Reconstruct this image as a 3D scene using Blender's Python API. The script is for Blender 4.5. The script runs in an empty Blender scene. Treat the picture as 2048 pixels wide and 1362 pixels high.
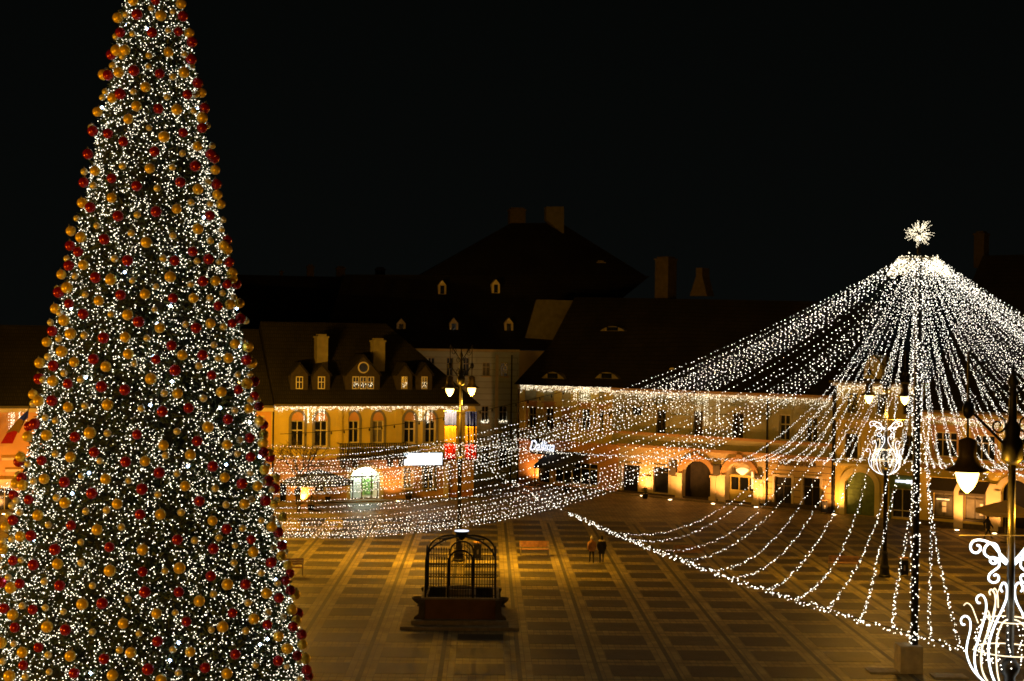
import bpy, bmesh, math, random
import numpy as np
from mathutils import Vector, Matrix
R = random.Random(7)
rng = np.random.default_rng(11)
PI = math.pi
scn = bpy.context.scene
COL = scn.collection

# ---------------------------------------------------------------- camera
F_PX, CX, CY, H = 3000.0, 1024.0, 681.0, 13.7
yaw, pitch, roll = math.atan(49 / F_PX), 9.6 / F_PX, 0.0135
fw = Vector((math.sin(yaw) * math.cos(pitch), math.cos(yaw) * math.cos(pitch), math.sin(pitch)))
r0 = Vector((math.cos(yaw), -math.sin(yaw), 0))
u0_ = r0.cross(fw)
RT = r0 * math.cos(roll) + u0_ * math.sin(roll)
UP = u0_ * math.cos(roll) - r0 * math.sin(roll)
cam_d = bpy.data.cameras.new('camera')
cam = bpy.data.objects.new('camera', cam_d)
COL.objects.link(cam)
CAM = Vector((0, 0, H))
M = Matrix.Identity(4)
for i in range(3):
    M[i][0], M[i][1], M[i][2], M[i][3] = RT[i], UP[i], -fw[i], CAM[i]
cam.matrix_world = M
cam_d.sensor_width = 36
cam_d.lens = F_PX / 2048 * 36
cam_d.clip_start, cam_d.clip_end = 0.5, 3000
scn.camera = cam

# ---------------------------------------------------------------- world (night sky) and exposure
w = bpy.data.worlds.new('World')
scn.world = w
w.use_nodes = True
wb = w.node_tree.nodes['Background']
# faint town glow near the horizon, darker overhead
_N, _L = w.node_tree.nodes, w.node_tree.links
_tc = _N.new('ShaderNodeTexCoord'); _sx = _N.new('ShaderNodeSeparateXYZ'); _rp = _N.new('ShaderNodeValToRGB')
_L.new(_tc.outputs['Generated'], _sx.inputs[0]); _L.new(_sx.outputs['Z'], _rp.inputs[0]); _L.new(_rp.outputs[0], wb.inputs[0])
_rp.color_ramp.elements[0].position = 0; _rp.color_ramp.elements[0].color = (1.05, 1.25, 1.15, 1)
_rp.color_ramp.elements[1].position = .28; _rp.color_ramp.elements[1].color = (.55, .72, .6, 1)
wb.inputs[1].default_value = 0.0022
scn.view_settings.view_transform = 'Standard'
scn.view_settings.look = 'None'
scn.view_settings.exposure = 0
scn.view_settings.gamma = 1
scn.cycles.use_denoising = True
scn.cycles.max_bounces = 5
scn.cycles.diffuse_bounces = 2
scn.cycles.glossy_bounces = 3
scn.cycles.sample_clamp_indirect = 4
scn.cycles.use_light_tree = True
scn.cycles.filter_width = 1.7

def ray(px, py):
    return (fw + RT * ((px - CX) / F_PX) - UP * ((py - CY) / F_PX)).normalized()
def G(px, py, z=0.0):
    d = ray(px, py)
    return CAM + d * ((z - H) / d.z)
def atY(px, py, Y):
    d = ray(px, py)
    return CAM + d * (Y / d.y)
def proj(p):
    v = Vector(p) - CAM
    z = v.dot(fw)
    return CX + F_PX * v.dot(RT) / z, CY - F_PX * v.dot(UP) / z

# ---------------------------------------------------------------- materials
def nodes(m):
    m.use_nodes = True
    return m.node_tree.nodes, m.node_tree.links
def mat(name, col, rough=0.8, metal=0.0, noise=0.0, nscale=3.0, bump=0.0, bscale=20.0, emit=None, estr=0, sampling=None, spec=None):
    m = bpy.data.materials.new(name)
    N, L = nodes(m)
    b = N['Principled BSDF']
    b.inputs['Base Color'].default_value = (*col, 1)
    b.inputs['Roughness'].default_value = rough
    b.inputs['Metallic'].default_value = metal
    if spec is not None:
        b.inputs['Specular IOR Level'].default_value = spec
    tc = N.new('ShaderNodeTexCoord')
    if noise:
        n = N.new('ShaderNodeTexNoise'); n.inputs['Scale'].default_value = nscale; n.inputs['Detail'].default_value = 6
        L.new(tc.outputs['Object'], n.inputs['Vector'])
        mx = N.new('ShaderNodeMix'); mx.data_type = 'RGBA'
        r = N.new('ShaderNodeMapRange'); r.inputs[1].default_value = .3; r.inputs[2].default_value = .7
        L.new(n.outputs['Fac'], r.inputs[0]); L.new(r.outputs[0], mx.inputs['Factor'])
        mx.inputs['A'].default_value = (*[c * (1 - noise) for c in col], 1)
        mx.inputs['B'].default_value = (*[min(1, c * (1 + noise)) for c in col], 1)
        L.new(mx.outputs['Result'], b.inputs['Base Color'])
    if bump:
        n2 = N.new('ShaderNodeTexNoise'); n2.inputs['Scale'].default_value = bscale; n2.inputs['Detail'].default_value = 4
        L.new(tc.outputs['Object'], n2.inputs['Vector'])
        bp = N.new('ShaderNodeBump'); bp.inputs['Strength'].default_value = bump; bp.inputs['Distance'].default_value = .03
        L.new(n2.outputs['Fac'], bp.inputs['Height']); L.new(bp.outputs['Normal'], b.inputs['Normal'])
    if emit:
        b.inputs['Emission Color'].default_value = (*emit, 1)
        b.inputs['Emission Strength'].default_value = estr
    if sampling:
        m.cycles.emission_sampling = sampling
    return m
def brick_mat(name, c1, c2, cm, bw, rh, mortar=.02, rough=.8, rot=(0, 0, 0), bump=.5, offset=.5, noise=.25, nsc=.35, spec=.5, rnd=0):
    m = bpy.data.materials.new(name)
    N, L = nodes(m)
    b = N['Principled BSDF']; b.inputs['Roughness'].default_value = rough
    b.inputs['Specular IOR Level'].default_value = spec
    tc = N.new('ShaderNodeTexCoord'); mp = N.new('ShaderNodeMapping'); mp.inputs['Rotation'].default_value = rot
    L.new(tc.outputs['Object'], mp.inputs['Vector'])
    t = N.new('ShaderNodeTexBrick')
    L.new(mp.outputs[0], t.inputs['Vector'])
    t.inputs['Scale'].default_value = 1; t.inputs['Brick Width'].default_value = bw; t.inputs['Row Height'].default_value = rh
    t.inputs['Mortar Size'].default_value = mortar; t.offset = offset
    t.inputs['Color1'].default_value = (*c1, 1); t.inputs['Color2'].default_value = (*c2, 1); t.inputs['Mortar'].default_value = (*cm, 1)
    n = N.new('ShaderNodeTexNoise'); n.inputs['Scale'].default_value = nsc; n.inputs['Detail'].default_value = 8
    L.new(tc.outputs['Object'], n.inputs['Vector'])
    mr = N.new('ShaderNodeMapRange'); mr.inputs[1].default_value = .3; mr.inputs[2].default_value = .7
    mr.inputs[3].default_value = 1 - noise; mr.inputs[4].default_value = 1 + noise
    L.new(n.outputs['Fac'], mr.inputs[0])
    mx = N.new('ShaderNodeMix'); mx.data_type = 'RGBA'; mx.blend_type = 'MULTIPLY'; mx.inputs['Factor'].default_value = 1
    if rnd:
        oi = N.new('ShaderNodeObjectInfo'); r2 = N.new('ShaderNodeMapRange'); r2.inputs[3].default_value = 1 - rnd; r2.inputs[4].default_value = 1 + rnd
        L.new(oi.outputs['Random'], r2.inputs[0]); mm = N.new('ShaderNodeMath'); mm.operation = 'MULTIPLY'
        L.new(mr.outputs[0], mm.inputs[0]); L.new(r2.outputs[0], mm.inputs[1]); mr = mm
    L.new(t.outputs['Color'], mx.inputs['A']); L.new(mr.outputs[0], mx.inputs['B'])
    L.new(mx.outputs['Result'], b.inputs['Base Color'])
    n3 = N.new('ShaderNodeTexNoise'); n3.inputs['Scale'].default_value = 9; n3.inputs['Detail'].default_value = 5
    L.new(tc.outputs['Object'], n3.inputs['Vector'])
    ad = N.new('ShaderNodeMath'); ad.operation = 'MULTIPLY_ADD'; ad.inputs[1].default_value = -.8
    L.new(t.outputs['Fac'], ad.inputs[0]); L.new(n3.outputs['Fac'], ad.inputs[2])
    bp = N.new('ShaderNodeBump'); bp.inputs['Strength'].default_value = bump; bp.inputs['Distance'].default_value = .02
    L.new(ad.outputs[0], bp.inputs['Height']); L.new(bp.outputs['Normal'], b.inputs['Normal'])
    return m

SOD = (1.0, 0.44, 0.025)
MT = dict(
    slab=brick_mat('granite_slabs', (.19, .165, .075), (.32, .275, .125), (.05, .043, .025), .6, .3, .012, .5, (0, 0, PI / 2), .5, noise=.38),
    cobble=brick_mat('dark_cobbles', (.042, .04, .034), (.068, .063, .052), (.018, .017, .015), .14, .11, .012, .5, bump=.9, noise=.45, nsc=.8, rnd=.35),
    drain=mat('drain_stone', (.07, .068, .06), .6, noise=.3, bump=.5),
    ochre=mat('ochre_plaster', (.62, .50, .12), .9, noise=.18, nscale=.5, bump=.2, bscale=6),
    ochre2=mat('pale_ochre_plaster', (.62, .56, .24), .9, noise=.2, nscale=.5, bump=.2, bscale=6),
    peach=mat('peach_plaster', (.50, .30, .13), .9, noise=.2, nscale=.5, bump=.2, bscale=6),
    orange=mat('orange_plaster', (.62, .33, .13), .9, noise=.10, nscale=.6, bump=.2, bscale=6),
    olive=mat('grey_green_plaster', (.36, .36, .22), .9, noise=.2, nscale=.6, bump=.2, bscale=6),
    cream=mat('cream_plaster', (.62, .52, .33), .9, noise=.10, nscale=.7, bump=.2, bscale=6),
    grey=brick_mat('grey_banded_plaster', (.58, .68, .76), (.62, .72, .80), (.32, .37, .40), 40, .62, .03, .9, (PI / 2, 0, 0), .4, noise=.12, nsc=.5),
    rust=brick_mat('rusticated_plaster', (.56, .42, .18), (.60, .46, .2), (.2, .15, .07), 30, .55, .035, .9, (PI / 2, 0, 0), .5, noise=.1, nsc=.5),
    trim=mat('pale_trim', (.66, .58, .42), .8, noise=.08, nscale=2, bump=.1),
    dtrim=mat('grey_trim', (.20, .19, .15), .8, noise=.1, nscale=2),
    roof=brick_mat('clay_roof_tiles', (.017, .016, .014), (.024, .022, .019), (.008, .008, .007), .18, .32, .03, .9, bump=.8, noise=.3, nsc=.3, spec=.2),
    chim=mat('chimney_render', (.20, .18, .115), .9, noise=.2, nscale=2, bump=.3),
    chim2=mat('dim_chimney_render', (.115, .105, .07), .9, noise=.2, nscale=2, bump=.3),  # darker copy of the chimney render, dim light put into its colour
    frame_w=mat('white_frame', (.62, .58, .48), .6, noise=.05),
    frame_d=mat('dark_frame', (.09, .075, .05), .6, noise=.1),
    glass=mat('dark_window_glass', (.012, .014, .016), .12, spec=.6),
    curtain=mat('net_curtain_glass', (.16, .15, .12), .35, noise=.25, nscale=2),
    iron=mat('black_iron', (.02, .02, .018), .45, .6, noise=.2, nscale=8),
    shade=mat('bronze_lamp_shade', (.10, .075, .03), .4, .4, noise=.2, nscale=8),
    pole=mat('painted_pole', (.10, .095, .08), .28, .8, noise=.2, nscale=8),
    stone=mat('weathered_stone', (.20, .17, .11), .85, noise=.3, nscale=3, bump=.6, bscale=8),
    stoned=mat('dark_stone', (.07, .055, .035), .9, noise=.3, nscale=3, bump=.6, bscale=8),
    darkstone=mat('blackish_stone', (.035, .028, .02), .95, noise=.3, nscale=3),  # near black; also stands in for shade inside the first arch passage
    wood=mat('bench_wood', (.40, .22, .10), .5, noise=.3, nscale=5),
    metal=mat('bench_metal', (.35, .33, .30), .35, .8, noise=.1),
    bulb=mat('led_white', (0, 0, 0), 1, emit=(1.0, .92, .76), estr=5.2, sampling='NONE', spec=0),
    bulbt=mat('led_tree_white', (0, 0, 0), 1, emit=(1.0, .90, .66), estr=4.0, sampling='NONE', spec=0),
    bulbb=mat('led_flash_blue', (0, 0, 0), 1, emit=(.45, .65, 1.0), estr=22, sampling='NONE', spec=0),
    bulbw=mat('led_warm', (0, 0, 0), 1, emit=(1.0, .86, .58), estr=3.5, sampling='NONE', spec=0),
    rope=mat('rope_light_white', (.3, .3, .3), .6, emit=(.80, .91, 1.0), estr=3.3, spec=0),
    ropew=mat('rope_light_warm', (.3, .3, .3), .6, emit=(1.0, .84, .55), estr=1.8, spec=0),
    globe=mat('sodium_globe', (.8, .8, .8), .4, emit=(1, .62, .17), estr=6, spec=0),
    lens=mat('uplight_lens', (.5, .5, .5), .4, emit=(1, .7, .35), estr=14, spec=0),
    cable=mat('string_cable', (.018, .02, .012), .9, spec=.1),
    needle=mat('artificial_fir_needles', (.045, .075, .025), .7, noise=.4, nscale=4),
    needle2=mat('lighter_fir_needles', (.09, .11, .03), .7, noise=.4, nscale=4),
    core=mat('tree_frame_netting', (.012, .016, .01), .9),
    gold=mat('gold_bauble_lacquer', (.95, .66, .05), .3, .35, spec=.7),
    red=mat('red_bauble_lacquer', (.36, .006, .010), .2, .35, spec=.7),
    champ=mat('champagne_bauble_lacquer', (.85, .78, .46), .3, .35, spec=.7),
    signw=mat('lit_white_sign', (.8, .8, .8), .5, emit=(.66, .86, 1.0), estr=1.7, spec=0),
    neon=mat('white_neon', (.8, .8, .8), .5, emit=(.74, .82, 1.0), estr=1.5, spec=0),
    interior=mat('lit_interior', (.75, .8, .72), .8, noise=.1),
    hallplant=mat('hall_green_wall', (.22, .42, .12), .8, noise=.9, nscale=5),
    halllamp=mat('hall_ceiling_lamp', (.8, .8, .8), .5, emit=(.85, 1.0, .85), estr=32, spec=0),
    shoplamp=mat('shop_lamp_warm', (.8, .8, .8), .5, emit=(1, .58, .24), estr=1.6, spec=0),
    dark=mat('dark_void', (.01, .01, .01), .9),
    awning=mat('grey_awning', (.035, .04, .04), .9, noise=.2, nscale=2),
    parasol=mat('cream_parasol_cloth', (.42, .33, .18), .9, noise=.15, nscale=1),
    flag_b=mat('flag_blue', (.02, .035, .5), 1, noise=.2, nscale=6, spec=0),
    flag_y=mat('flag_yellow', (.19, .12, .03), 1, noise=.15, nscale=6, spec=0),
    flag_r=mat('flag_red', (.30, .015, .01), 1, noise=.2, nscale=6, spec=0),
    green=mat('green_gate_wood', (.10, .16, .035), .7, noise=.3, nscale=3),
    leaf=mat('dark_leaf', (.05, .08, .02), .7, noise=.4, nscale=6),
    bark=mat('dark_bark', (.05, .035, .02), .9, noise=.3, nscale=6),
    terra=mat('terracotta', (.40, .16, .06), .8, noise=.2),
    tan=mat('tan_padded_cloth', (.34, .17, .07), .85, noise=.2, nscale=5),
    navy=mat('black_parka_cloth', (.012, .012, .014), .85, noise=.2, nscale=5),
    fur=mat('cream_fur', (.60, .50, .34), .95, noise=.2, nscale=20),
    white=mat('white_knit', (.75, .72, .66), .9, noise=.1, nscale=20),
    skin=mat('skin', (.50, .30, .20), .6),
    jeans=mat('dark_jeans', (.03, .03, .04), .85, noise=.2),
    blackc=mat('black_trousers', (.012, .011, .01), .85, noise=.2),
    concrete=mat('pale_concrete', (.60, .56, .44), .85, noise=.25, nscale=3, bump=.4),
)

# ---------------------------------------------------------------- mesh helpers
class MB:
    """collects polygons for ONE mesh object"""
    def __init__(s): s.v = []; s.f = []; s.mi = []; s.cur = 0
    def poly(s, pts):
        n = len(s.v); s.v += [tuple(p) for p in pts]; s.f.append(tuple(range(n, n + len(pts)))); s.mi.append(s.cur); return s
    def box(s, x0, x1, y0, y1, z0, z1):
        n = len(s.v)
        s.v += [(x, y, z) for z in (z0, z1) for y in (y0, y1) for x in (x0, x1)]
        for f in ((0, 2, 3, 1), (4, 5, 7, 6), (0, 1, 5, 4), (2, 6, 7, 3), (0, 4, 6, 2), (1, 3, 7, 5)):
            s.f.append(tuple(n + i for i in f)); s.mi.append(s.cur)
        return s
    def prism(s, pts, y0, y1):
        """outline in local x,z extruded from y0 to y1"""
        k = len(pts); n = len(s.v)
        s.v += [(x, y0, z) for x, z in pts] + [(x, y1, z) for x, z in pts]
        s.f.append(tuple(n + i for i in range(k))); s.mi.append(s.cur)
        s.f.append(tuple(n + k + i for i in reversed(range(k)))); s.mi.append(s.cur)
        for i in range(k):
            j = (i + 1) % k
            s.f.append((n + i, n + k + i, n + k + j, n + j)); s.mi.append(s.cur)
        return s
    def tube(s, pts, r, seg=6, cap=True):
        pts = [Vector(p) for p in pts]; rings = []; m = len(pts)
        rr = r if isinstance(r, (list, tuple)) else [r] * m
        prev = None
        for i, p in enumerate(pts):
            t = (pts[min(i + 1, m - 1)] - pts[max(i - 1, 0)])
            t = t.normalized() if t.length > 1e-9 else Vector((0, 0, 1))
            if prev is None:
                a = Vector((0, 0, 1)) if abs(t.z) < .9 else Vector((1, 0, 0))
                x = t.cross(a).normalized()
            else:
                x = (prev - t * prev.dot(t))
                x = x.normalized() if x.length > 1e-6 else t.orthogonal().normalized()
            prev = x; y = t.cross(x)
            n = len(s.v)
            s.v += [tuple(p + (x * math.cos(2 * PI * k / seg) + y * math.sin(2 * PI * k / seg)) * rr[i]) for k in range(seg)]
            rings.append(n)
        for a, b in zip(rings, rings[1:]):
            for k in range(seg):
                s.f.append((a + k, a + (k + 1) % seg, b + (k + 1) % seg, b + k)); s.mi.append(s.cur)
        if cap:
            s.f.append(tuple(rings[0] + k for k in reversed(range(seg)))); s.mi.append(s.cur)
            s.f.append(tuple(rings[-1] + k for k in range(seg))); s.mi.append(s.cur)
        return s
    def lathe(s, prof, c=(0, 0, 0), seg=12):
        """profile of (radius, z)"""
        rings = []
        for r, z in prof:
            n = len(s.v)
            s.v += [(c[0] + r * math.cos(2 * PI * k / seg), c[1] + r * math.sin(2 * PI * k / seg), c[2] + z) for k in range(seg)]
            rings.append(n)
        for a, b in zip(rings, rings[1:]):
            for k in range(seg):
                s.f.append((a + k, a + (k + 1) % seg, b + (k + 1) % seg, b + k)); s.mi.append(s.cur)
        s.f.append(tuple(rings[0] + k for k in reversed(range(seg)))); s.mi.append(s.cur)
        s.f.append(tuple(rings[-1] + k for k in range(seg))); s.mi.append(s.cur)
        return s
    def build(s, name, mats, parent=None, loc=None, smooth=False):
        me = bpy.data.meshes.new(name)
        me.from_pydata(s.v, [], s.f)
        ms = mats if isinstance(mats, (list, tuple)) else [mats]
        for m in ms: me.materials.append(MT[m] if isinstance(m, str) else m)
        if len(ms) > 1: me.polygons.foreach_set('material_index', s.mi)
        if smooth: me.polygons.foreach_set('use_smooth', [True] * len(me.polygons))
        me.update()
        return link(name, me, parent, loc)
def link(name, data, parent=None, loc=None):
    o = bpy.data.objects.new(name, data); COL.objects.link(o)
    if parent: o.parent = parent
    if loc is not None: o.location = loc
    return o
def tag(o, label=None, cat=None, group=None, kind=None):
    if label: o['label'] = label
    if cat: o['category'] = cat
    if group: o['group'] = group
    if kind: o['kind'] = kind
    return o
def empty(name, loc=(0, 0, 0), rz=0, **k):
    o = bpy.data.objects.new(name, None); COL.objects.link(o); o.location = loc; o.rotation_euler = (0, 0, rz)
    o.empty_display_size = .5
    return tag(o, **k)
def kids(o): return [c for c in bpy.data.objects if c.parent == o]
def copy_tree(o, parent=None, loc=None, rz=None, **k):
    c = o.copy(); COL.objects.link(c); c.parent = parent
    if loc is not None: c.location = loc
    if rz is not None: c.rotation_euler = (0, 0, rz)
    for ch in kids(o): copy_tree(ch, c)
    return tag(c, **k)

OCT_V = np.array([(1, 0, 0), (-1, 0, 0), (0, 1, 0), (0, -1, 0), (0, 0, 1), (0, 0, -1)], float)
OCT_F = np.array([(0, 2, 4), (2, 1, 4), (1, 3, 4), (3, 0, 4), (2, 0, 5), (1, 2, 5), (3, 1, 5), (0, 3, 5)])
def bulb_mesh(name, P, r, m, parent=None, kind='stuff'):
    """many tiny bulbs as one mesh; r scalar or array"""
    P = np.asarray(P, float); n = len(P); r = np.broadcast_to(np.asarray(r, float), (n,))
    V = (P[:, None, :] + OCT_V[None] * r[:, None, None]).reshape(-1, 3)
    Fc = (OCT_F[None] + (np.arange(n) * 6)[:, None, None]).reshape(-1, 3)
    me = tri_mesh(name, V, Fc); me.materials.append(MT[m])
    o = link(name, me, parent)
    if kind: o['kind'] = kind
    return o
def tri_mesh(name, V, Fc):
    me = bpy.data.meshes.new(name)
    V = np.asarray(V, np.float32); Fc = np.asarray(Fc, np.int32); k = Fc.shape[1]
    me.vertices.add(len(V)); me.vertices.foreach_set('co', V.ravel())
    me.loops.add(Fc.size); me.loops.foreach_set('vertex_index', Fc.ravel())
    me.polygons.add(len(Fc)); me.polygons.foreach_set('loop_start', np.arange(0, Fc.size, k, dtype=np.int32))
    me.update(calc_edges=True)
    return me

# ---------------------------------------------------------------- ground and paving
g = MB(); g.poly([(-400, -30, 0), (400, -30, 0), (400, 900, 0), (-400, 900, 0)])
ground = tag(g.build('square_pavement', 'slab'), kind='structure', label='pale granite slab paving of the town square')
CELL, PX0, PY0, HW = 3.31, 4.84, 63.4, 1.06
pan = MB(); pan.box(-HW, HW, -HW, HW, -.03, .008)
pme = None; cells = []
for i in range(-14, 16):
    for j in range(-2, 17):
        x = PX0 + (i + .5) * CELL; y = PY0 + j * CELL
        px, py = proj((x, y, 0))
        hidden = (px + 40 * (80 / y)) < 250 + .19 * (py - 400)
        if px > 2110 or px < 60 or py < 1035 or hidden: continue
        if 70.5 < y < 78.5 and abs(x - G(921, 1240).x) < 3.6: continue
        cells.append((y, x))
cells.sort()
for k, (y, x) in enumerate(cells[:298]):
    if k == 0:
        o = pan.build('paving_panel', 'cobble', ground); pme = o.data
    else:
        o = link('paving_panel', pme, ground)
    o.location = (x + R.uniform(-.02, .02), y + R.uniform(-.02, .02), R.uniform(-.002, .002))
if len(cells) > 298:
    rest = MB()
    for y, x in cells[298:]: rest.box(x - HW, x + HW, y - HW, y + HW, -.03, .008)
    tag(rest.build('paving_panel_far', 'cobble', ground), kind='stuff')
for i in range(-13, 16):
    x = PX0 + i * CELL
    m = MB(); m.box(x - .10, x + .10, 40, 116, -.03, .006); m.build('drain_strip', 'drain', ground)
for j in range(-5, 17):
    y = PY0 + (j + .5) * CELL
    m = MB(); m.box(-42, 50, y - .03, y + .03, -.03, .0035); m.build('paving_joint', 'drain', ground)

# ---------------------------------------------------------------- facades
class Fac:
    def __init__(s, a, b, name, label, cat='building', group=None):
        A, B = G(*a), G(*b)
        s.A = A; s.u = (B - A).normalized(); s.L = (B - A).length
        s.rz = math.atan2(s.u.y, s.u.x)
        s.n = Vector((-s.u.y, s.u.x, 0))          # local +y : away from camera
        s.o = empty(name, A, s.rz, label=label, cat=cat, group=group)
    def uz(s, px, py, d=0.0):
        r = ray(px, py); P0 = s.A + s.n * d
        t = (P0 - CAM).dot(s.n) / r.dot(s.n)
        P = CAM + r * t
        return (P - s.A).dot(s.u), P.z
    def rect(s, x0, x1, y0, y1, d=0.0):
        xm, ym = (x0 + x1) / 2, (y0 + y1) / 2
        return s.uz(x0, ym, d)[0], s.uz(x1, ym, d)[0], s.uz(xm, y1, d)[1], s.uz(xm, y0, d)[1]
    def world(s, u, y, z): return s.A + s.u * u + s.n * y + Vector((0, 0, z))

def arc_pts(uc, zs, ru, rz, n=12, a0=0, a1=PI):
    return [(uc + ru * math.cos(a0 + (a1 - a0) * k / n), zs + rz * math.sin(a0 + (a1 - a0) * k / n)) for k in range(n + 1)]
def wall(F, u0, u1, z0, z1, ops, m, thick=.35, y=0.0, name='wall'):
    """wall front at local y with real openings; ops = (u0,u1,z0,z1,arch_rise)"""
    mb = MB()
    us = sorted({u0, u1, *[c for o in ops for c in o[:2] if u0 < c < u1]})
    zs = sorted({z0, z1, *[c for o in ops for c in o[2:4] if z0 < c < z1]})
    for a, b in zip(us, us[1:]):
        for c, d in zip(zs, zs[1:]):
            mu, mz = (a + b) / 2, (c + d) / 2
            if any(o[0] < mu < o[1] and o[2] < mz < o[3] for o in ops): continue
            mb.poly([(a, y, c), (b, y, c), (b, y, d), (a, y, d)])
    for o in ops:
        a, b, c, d, rise = (*o, 0)[:5]
        zt = d - rise
        mb.poly([(a, y, c), (a, y, zt), (a, y + thick, zt), (a, y + thick, c)])
        mb.poly([(b, y, c), (b, y + thick, c), (b, y + thick, zt), (b, y, zt)])
        mb.poly([(a, y, c), (a, y + thick, c), (b, y + thick, c), (b, y, c)])
        if rise:
            ar = arc_pts((a + b) / 2, zt, (b - a) / 2, rise)
            for (p, q) in zip(ar, ar[1:]):
                mb.poly([(p[0], y, p[1]), (p[0], y, d), (q[0], y, d), (q[0], y, q[1])])
                mb.poly([(p[0], y, p[1]), (q[0], y, q[1]), (q[0], y + thick, q[1]), (p[0], y + thick, p[1])])
        else:
            mb.poly([(a, y, d), (b, y, d), (b, y + thick, d), (a, y + thick, d)])
    return mb.build(name, m, F.o)
def frame_bars(mb, a, b, c, d, y, w=.07, cols=2, rows=(.62,), t=.06):
    mb.box(a, a + w, y, y + t, c, d); mb.box(b - w, b, y, y + t, c, d)
    mb.box(a + w, b - w, y, y + t, c, c + w); mb.box(a + w, b - w, y, y + t, d - w, d)
    for k in range(1, cols):
        x = a + (b - a) * k / cols; mb.box(x - w * .45, x + w * .45, y - .01, y + t - .01, c + w, d - w)
    for q in rows:
        z = c + (d - c) * q; mb.box(a + w, b - w, y - .02, y + t - .02, z - w * .5, z + w * .5)
def window(F, a, b, c, d, fm='frame_w', gm='glass', cols=2, rows=(.62,), y=.16, w=.07, sill=True, trim=None, head=False, nm='window'):
    mb = MB(); frame_bars(mb, a, b, c, d, y, w, cols, rows)
    o = mb.build(nm, fm, F.o)
    p = MB(); p.poly([(a, y + .05, c), (b, y + .05, c), (b, y + .05, d), (a, y + .05, d)]); p.build('pane', gm, o)
    if sill:
        s_ = MB(); s_.box(a - .12, b + .12, -.12, .1, c - .12, c - .003); s_.build('sill', trim or 'trim', o)
    if trim:
        t = MB(); t.box(a - .2, a - .003, -.05, .02, c, d); t.box(b + .003, b + .2, -.05, .02, c, d); t.box(a - .2, b + .2, -.05, .02, d + .003, d + .2)
        if head: t.box(a - .32, b + .32, -.2, .02, d + .42, d + .58); t.box(a - .2, b + .2, -.04, .02, d + .2, d + .42)
        t.build('surround', trim, o)
    return o
def band(F, u0, u1, z0, z1, out, m='trim', name='cornice', y1=.0):
    mb = MB(); mb.box(u0, u1, -out, y1 - .002, z0, z1); return mb.build(name, m, F.o)
def icicles(F, name, label, px0, px1, py0, py1, drop, dens, d=-.25, r=.024, patches=(), group='icicle light curtains along the eaves', m='bulbw'):
    """irregular hanging light curtain along an eave, px positions read at both ends"""
    a, z0 = F.uz(px0, py0, d); b, z1 = F.uz(px1, py1, d)
    n = int(abs(b - a) * dens); P = []
    for _ in range(n):
        u = R.uniform(a, b); q = (u - a) / (b - a)
        ph = .5 + .5 * math.sin(u * 3.3) * math.sin(u * 1.27 + 1)
        P.append(F.world(u, d + R.uniform(-.04, .04), z0 + (z1 - z0) * q - R.random() ** 1.4 * drop * (.45 + .55 * ph)))
    for (x0, x1, y0, y1, cnt) in patches:
        ua, ub, zb, zt = F.rect(x0, x1, y0, y1, d)
        cols = [R.uniform(ua, ub) for _ in range(max(6, int((ub - ua) / .14)))]
        for _ in range(cnt):
            P.append(F.world(R.choice(cols) + R.uniform(-.03, .03), d + R.uniform(-.04, .04), R.uniform(zb, zt)))
    P = np.array([tuple(p) for p in P])
    root = empty(name, F.world(a, d, z0), label=label, cat='string lights', group=group)
    c = MB(); c.tube([F.world(a, d, z0) - root.location, F.world(b, d, z1) - root.location], .012, 4); c.build('cable', 'cable', root)
    bulb_mesh('bulbs', P - np.array(root.location), R.uniform(.9, 1.1) * r * rng.uniform(.7, 1.25, len(P)), m, root)

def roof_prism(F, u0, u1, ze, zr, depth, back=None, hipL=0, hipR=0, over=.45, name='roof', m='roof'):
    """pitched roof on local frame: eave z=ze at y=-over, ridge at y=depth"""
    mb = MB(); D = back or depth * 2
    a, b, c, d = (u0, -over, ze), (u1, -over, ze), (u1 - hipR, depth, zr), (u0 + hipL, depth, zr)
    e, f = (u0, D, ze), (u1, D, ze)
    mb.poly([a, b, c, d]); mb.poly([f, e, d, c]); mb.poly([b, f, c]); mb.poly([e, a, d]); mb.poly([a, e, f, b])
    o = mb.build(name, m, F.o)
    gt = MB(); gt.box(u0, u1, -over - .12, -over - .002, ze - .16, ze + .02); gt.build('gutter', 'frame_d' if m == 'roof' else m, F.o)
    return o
def body(F, u0, u1, z1, D, m, y=.36, name='building_shell'):
    mb = MB()
    mb.poly([(u0, y, 0), (u0, D, 0), (u0, D, z1), (u0, y, z1)]); mb.poly([(u1, y, 0), (u1, y, z1), (u1, D, z1), (u1, D, 0)])
    mb.poly([(u0, D, 0), (u1, D, 0), (u1, D, z1), (u0, D, z1)])
    # short returns closing the gap between the front wall and the shell
    mb.poly([(u0, 0, 0), (u0, y, 0), (u0, y, z1), (u0, 0, z1)]); mb.poly([(u1, 0, 0), (u1, 0, z1), (u1, y, z1), (u1, y, 0)])
    mb.build(name, m, F.o)
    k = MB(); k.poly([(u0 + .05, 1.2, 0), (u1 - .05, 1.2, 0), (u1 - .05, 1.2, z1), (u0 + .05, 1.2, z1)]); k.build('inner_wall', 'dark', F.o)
def pipe(F, px, py0, d=-.12, r=.07, m='iron'):
    u, z = F.uz(px, py0, d)
    mb = MB(); mb.tube([(u, d, 0.05), (u, d, z)], r, 8); mb.build('downpipe', m, F.o)
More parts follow.
